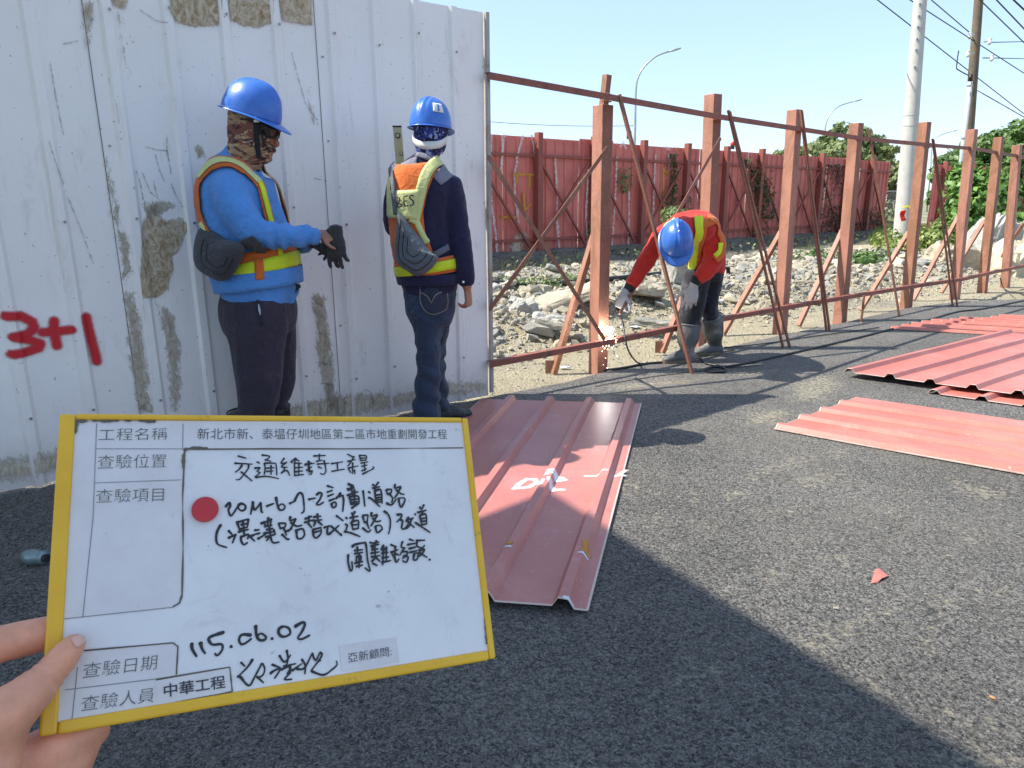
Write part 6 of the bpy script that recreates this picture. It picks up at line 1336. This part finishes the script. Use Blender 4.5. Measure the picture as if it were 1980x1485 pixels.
# chain link
e=empty('chain_link_fence',Vector((A(1705,440,25).x,25,0)),'low green-grey chain-link fence in the gap left of the pale pole','fence')
x0=A(1700,440,25).x;x1=A(1775,440,25).x
for x in (x0,(x0+x1)/2,x1):
    m=MB();m.tube([(x,25,-.1),(x,25,1.55)],.025,8);m.build('post',M['galv'],e)
m=MB();m.tube([(x0,25,1.5),(x1,25,1.5)],.015,6);m.build('rail',M['galv'],e)
m=MB()
k=x0-1.5
while k<x1:
    a=max(k,x0);bb=min(k+1.5,x1);m.tube([(a,25.01,a-k),(bb,25.01,bb-k)],.004,4,caps=False);m.tube([(a,25.0,1.5-(a-k)),(bb,25.0,1.5-(bb-k))],.004,4,caps=False);k+=.09
m.build('mesh',M['galv'],e,kind='stuff')
# ================================================================ THINGS ON THE GROUND
def cable(pts,r,label,name='cable',cat='cable',mat='cable',lift=None):
    P=resample([Vector(p) for p in pts],.03);m=MB();m.tube(P,r,8);return m.build(name,M[mat],smooth=True,origin=P[0],label=label,cat=cat)
g=lambda x,y,z=.009:G(x,y,z)
cable([A(1196,600,5.12),A(1203,620,5.10),A(1208,648,5.08),A(1214,675,5.06),A(1226,695,5.1),g(1241,703),g(1280,700),g(1300,696),g(1360,688),g(1420,676)],.006,'black electrode cable drooping from the welding holder to the road edge')
cable([g(1165,716),g(1200,712),g(1250,703),g(1310,698),g(1350,692),g(1366,703),g(1385,706),g(1400,712),g(1404,717),g(1395,719),g(1370,718),g(1364,714),g(1380,709),g(1410,708),g(1480,694),g(1560,676),g(1650,655),g(1740,632),g(1800,617),g(1850,603),g(1900,597),g(1960,585),g(2010,575)],.009,'thick black cable looping by the welder and running along the road to the right')
cable([g(1400,672),g(1480,664),g(1560,652),g(1650,640),g(1700,633)],.005,'thin black cable along the road edge behind the welder')
cable([A(1925,536,10.1)+Vector((0,-.1,0)),A(1940,556,10),g(1955,565),g(1985,566)],.008,'black cable hanging from the lower rail near the right border')
P=[A(945,562,8.8),A(1020,556,9.0),A(1095,548,9.2),A(1160,541,9.4),A(1290,538,9.8)]
for p in P:p.z=soil_h(p.x,p.y)+.06
m=MB();m.tube(resample(P,.2),.035,12);m.build('black_pipe',M['black'],smooth=True,origin=P[0],label='black plastic pipe lying along the top of the rubble at left',cat='pipe')
P=[A(1388,536,10),A(1407,534,10.1),A(1409,536,10.1)];m=MB();pz=[Vector((p.x,p.y,.30)) for p in P];m.tube([pz[0],pz[1],pz[1]+Vector((.02,0,-.25))],.03,10);m.build('black_pipe',M['black'],smooth=True,origin=pz[0],label='short bent black pipe end behind the welder\'s back',cat='pipe')
cable([g(1150,747,.004),g(1250,730,.004),g(1330,720,.004),g(1400,712,.004),g(1470,706,.004)],.0025,'thin string line lying on the road edge below the welder',name='string_line',cat='string')
# red scrap, stones, flakes on the road
m=MB();o=G(1690,1115);P=[G(1684,1128,.004),G(1692,1101,.012),G(1700,1099,.016),G(1718,1113,.006),G(1705,1118,.009),G(1697,1126,.003)]
m.add(P+[p-Vector((0,0,.002)) for p in P],[tuple(range(6))[::-1],tuple(range(6,12))]+[(i,(i+1)%6,6+(i+1)%6,6+i) for i in range(6)])
m.build('metal_scrap',M['red'],origin=o,label='small triangular scrap of red sheet metal alone on the asphalt',cat='scrap')
def stone(px,s,mat,label,name='stone',seed=1,flat_=.4):
    me=chunk(200+seed,flat_,12);me.materials.append(M[mat]);o=link(name,me);p=G(*px);o.location=(p.x,p.y,s*.2);o.scale=(s*1.3,s,s);o.rotation_euler=(0,0,seed);tag(o,label,'stone')
M['paledust']=plain('pale_clod',(.62,.56,.36),.95,var=.2,bump=.5,bs=60);M['orangebit']=plain('orange_bit',(.60,.24,.08),.8)
stone((1920,1350),.014,'orangebit','tiny orange chip right of the shadow, low in the picture',seed=2)
stone((1617,1177),.018,'rock','flat white flake on the sunlit asphalt',seed=3,flat_=.2)
stone((1226,1105),.009,'orangebit','orange crumb in the shade beside the red sheet',seed=5)
stone((1832,1075),.010,'paledust','pale clod right of centre on the sunlit asphalt',seed=6)
stone((1500,1055),.008,'rock','small white pebble in the middle of the sunlit asphalt',seed=7)
r=random.Random(9)
def RF(x,y):return Vector((x,y,.0035))
def gp(*pts):return [(G(*p).x,G(*p).y) for p in pts]
sand=[[(1440,925),(1500,895),(1560,880),(1575,890),(1520,915),(1470,945)],[(1510,935),(1570,918),(1640,905),(1630,922),(1560,945)],[(1395,950),(1440,945),(1460,962),(1410,970)],[(1590,870),(1640,866),(1625,884),(1595,886)],[(1430,990),(1470,985),(1455,1002)],[(1700,985),(1745,975),(1725,1000)],[(1320,960),(1345,955),(1340,975)],[(1600,1075),(1640,1065),(1625,1090)],[(1760,1240),(1810,1225),(1790,1255)],[(1660,1330),(1700,1320),(1690,1345)],[(1250,1010),(1290,1000),(1275,1020)],[(1880,1150),(1935,1140),(1900,1165)],[(1520,740),(1600,725),(1640,745),(1600,775),(1530,780)],[(1440,800),(1500,790),(1550,800),(1500,825),(1440,820)],
 [(1185,925),(1240,935),(1265,952),(1220,955),(1190,945)],[(1820,920),(1880,935),(1950,950),(1940,975),(1880,965),(1840,945)],[(1540,1240),(1600,1215),(1690,1180),(1740,1160),(1720,1190),(1640,1235),(1560,1265)],[(1810,1385),(1850,1380),(1860,1400),(1820,1405)],[(1885,1420),(1930,1415),(1920,1435),(1890,1435)],
 [(1360,1015),(1385,1012),(1380,1025),(1362,1025)],[(1475,1110),(1510,1108),(1490,1120)],[(1790,1155),(1840,1160),(1820,1180),(1795,1170)],[(1860,1030),(1890,1035),(1875,1055),(1865,1045)],[(1180,745),(1290,735),(1380,728),(1330,745),(1200,758)],[(1420,720),(1520,712),(1500,725),(1430,728)],[(1600,665),(1680,658),(1650,672)],
 [(1640,800),(1700,790),(1660,790)],[(1140,770),(1190,765),(1180,790),(1145,785)],[(1800,1470),(1880,1460),(1980,1480),(1900,1500)],[(1480,985),(1560,975),(1530,1000)],[(1300,1300),(1380,1280),(1400,1310),(1330,1330)]]
for P in sand:
    decal('sand_patch',RF,.014 if P[0][1]>850 else .03,M['sanddust'],None,polys=[gp(*P)],fall=.09,label=None)
for o in [o for o in col.objects if o.name.startswith('sand_patch')]: o['kind']='structure'
# small metal fitting in the shade at far left
c=G(70,1092);c=Vector((c.x,c.y,.03));e=empty('hose_coupling',c,'small greenish metal hose coupling lying in the shade left of the board','fitting');M['teal']=plain('teal_metal',(.22,.30,.30),.4,.4,.3,dirt=(.1,.09,.08))
m=MB();m.loft([(c+Vector((-.04,.01,0)),.018,.018),(c+Vector((-.01,.0,0)),.028,.028),(c+Vector((.02,0,0)),.022,.022),(c+Vector((.035,-.005,0)),.026,.026)],(0,0,1),n=16,sub=3);m.build('coupling_body',M['teal'],e,smooth=True)
m=MB();m.tube([c+Vector((.036,-.006,0)),c+Vector((.05,-.01,0))],.014,14);m.build('coupling_mouth',M['black'],e)
# bent washer / blue cap beside the hoarding end
m=MB();p=G(886,775);m.tube([p,p+Vector((0,0,.014))],.012,12);m.build('bottle_cap',M['blueshirt'],origin=p,label='little blue cap on the road edge at the end of the white hoarding',cat='cap')
# ================================================================ UNSEEN AWNING, ADDED AND SHAPED TO CAST THE FOREGROUND SHADOW
hz=4.4;off=LDIR*(-(hz)/LDIR.z);c=Vector((.15,2.84,0))-Vector((off.x,off.y,0));c.z=hz
U_=Vector((-.80,-.56,0)).normalized();V_=(Vector((1.04,1.31,0))-Vector((.15,2.84,0))).normalized()
ae=empty('added_awning',Vector((c.x,c.y,0))+V_*4.2,'unseen grey awning on posts, added left of the viewer to cast the foreground shadow','awning')
m=MB();PP=[c,c+Vector((-.36,-.33,0)),c+Vector((-4.1,-1.45,0)),c+Vector((-4.1,-1.45,0))+V_*4.4,c+V_*4.7];m.add(PP+[q+Vector((0,0,.03)) for q in PP],[(0,1,2,3,4),(9,8,7,6,5)]+[(i,(i+1)%5,5+(i+1)%5,5+i) for i in range(5)]);M['awn']=plain('added_awning_sheet',(.62,.63,.65),.5,.0,.1);m.build('added_awning_roof',M['awn'],ae)
for (a,b) in ((4.2,.3),(4.2,4.4),(.6,4.4)):
    p=c+U_*a+V_*b;m=MB();m.tube([(p.x,p.y,0),(p.x,p.y,hz-.02)],.03,10);m.build('added_awning_post',M['galv'],ae)
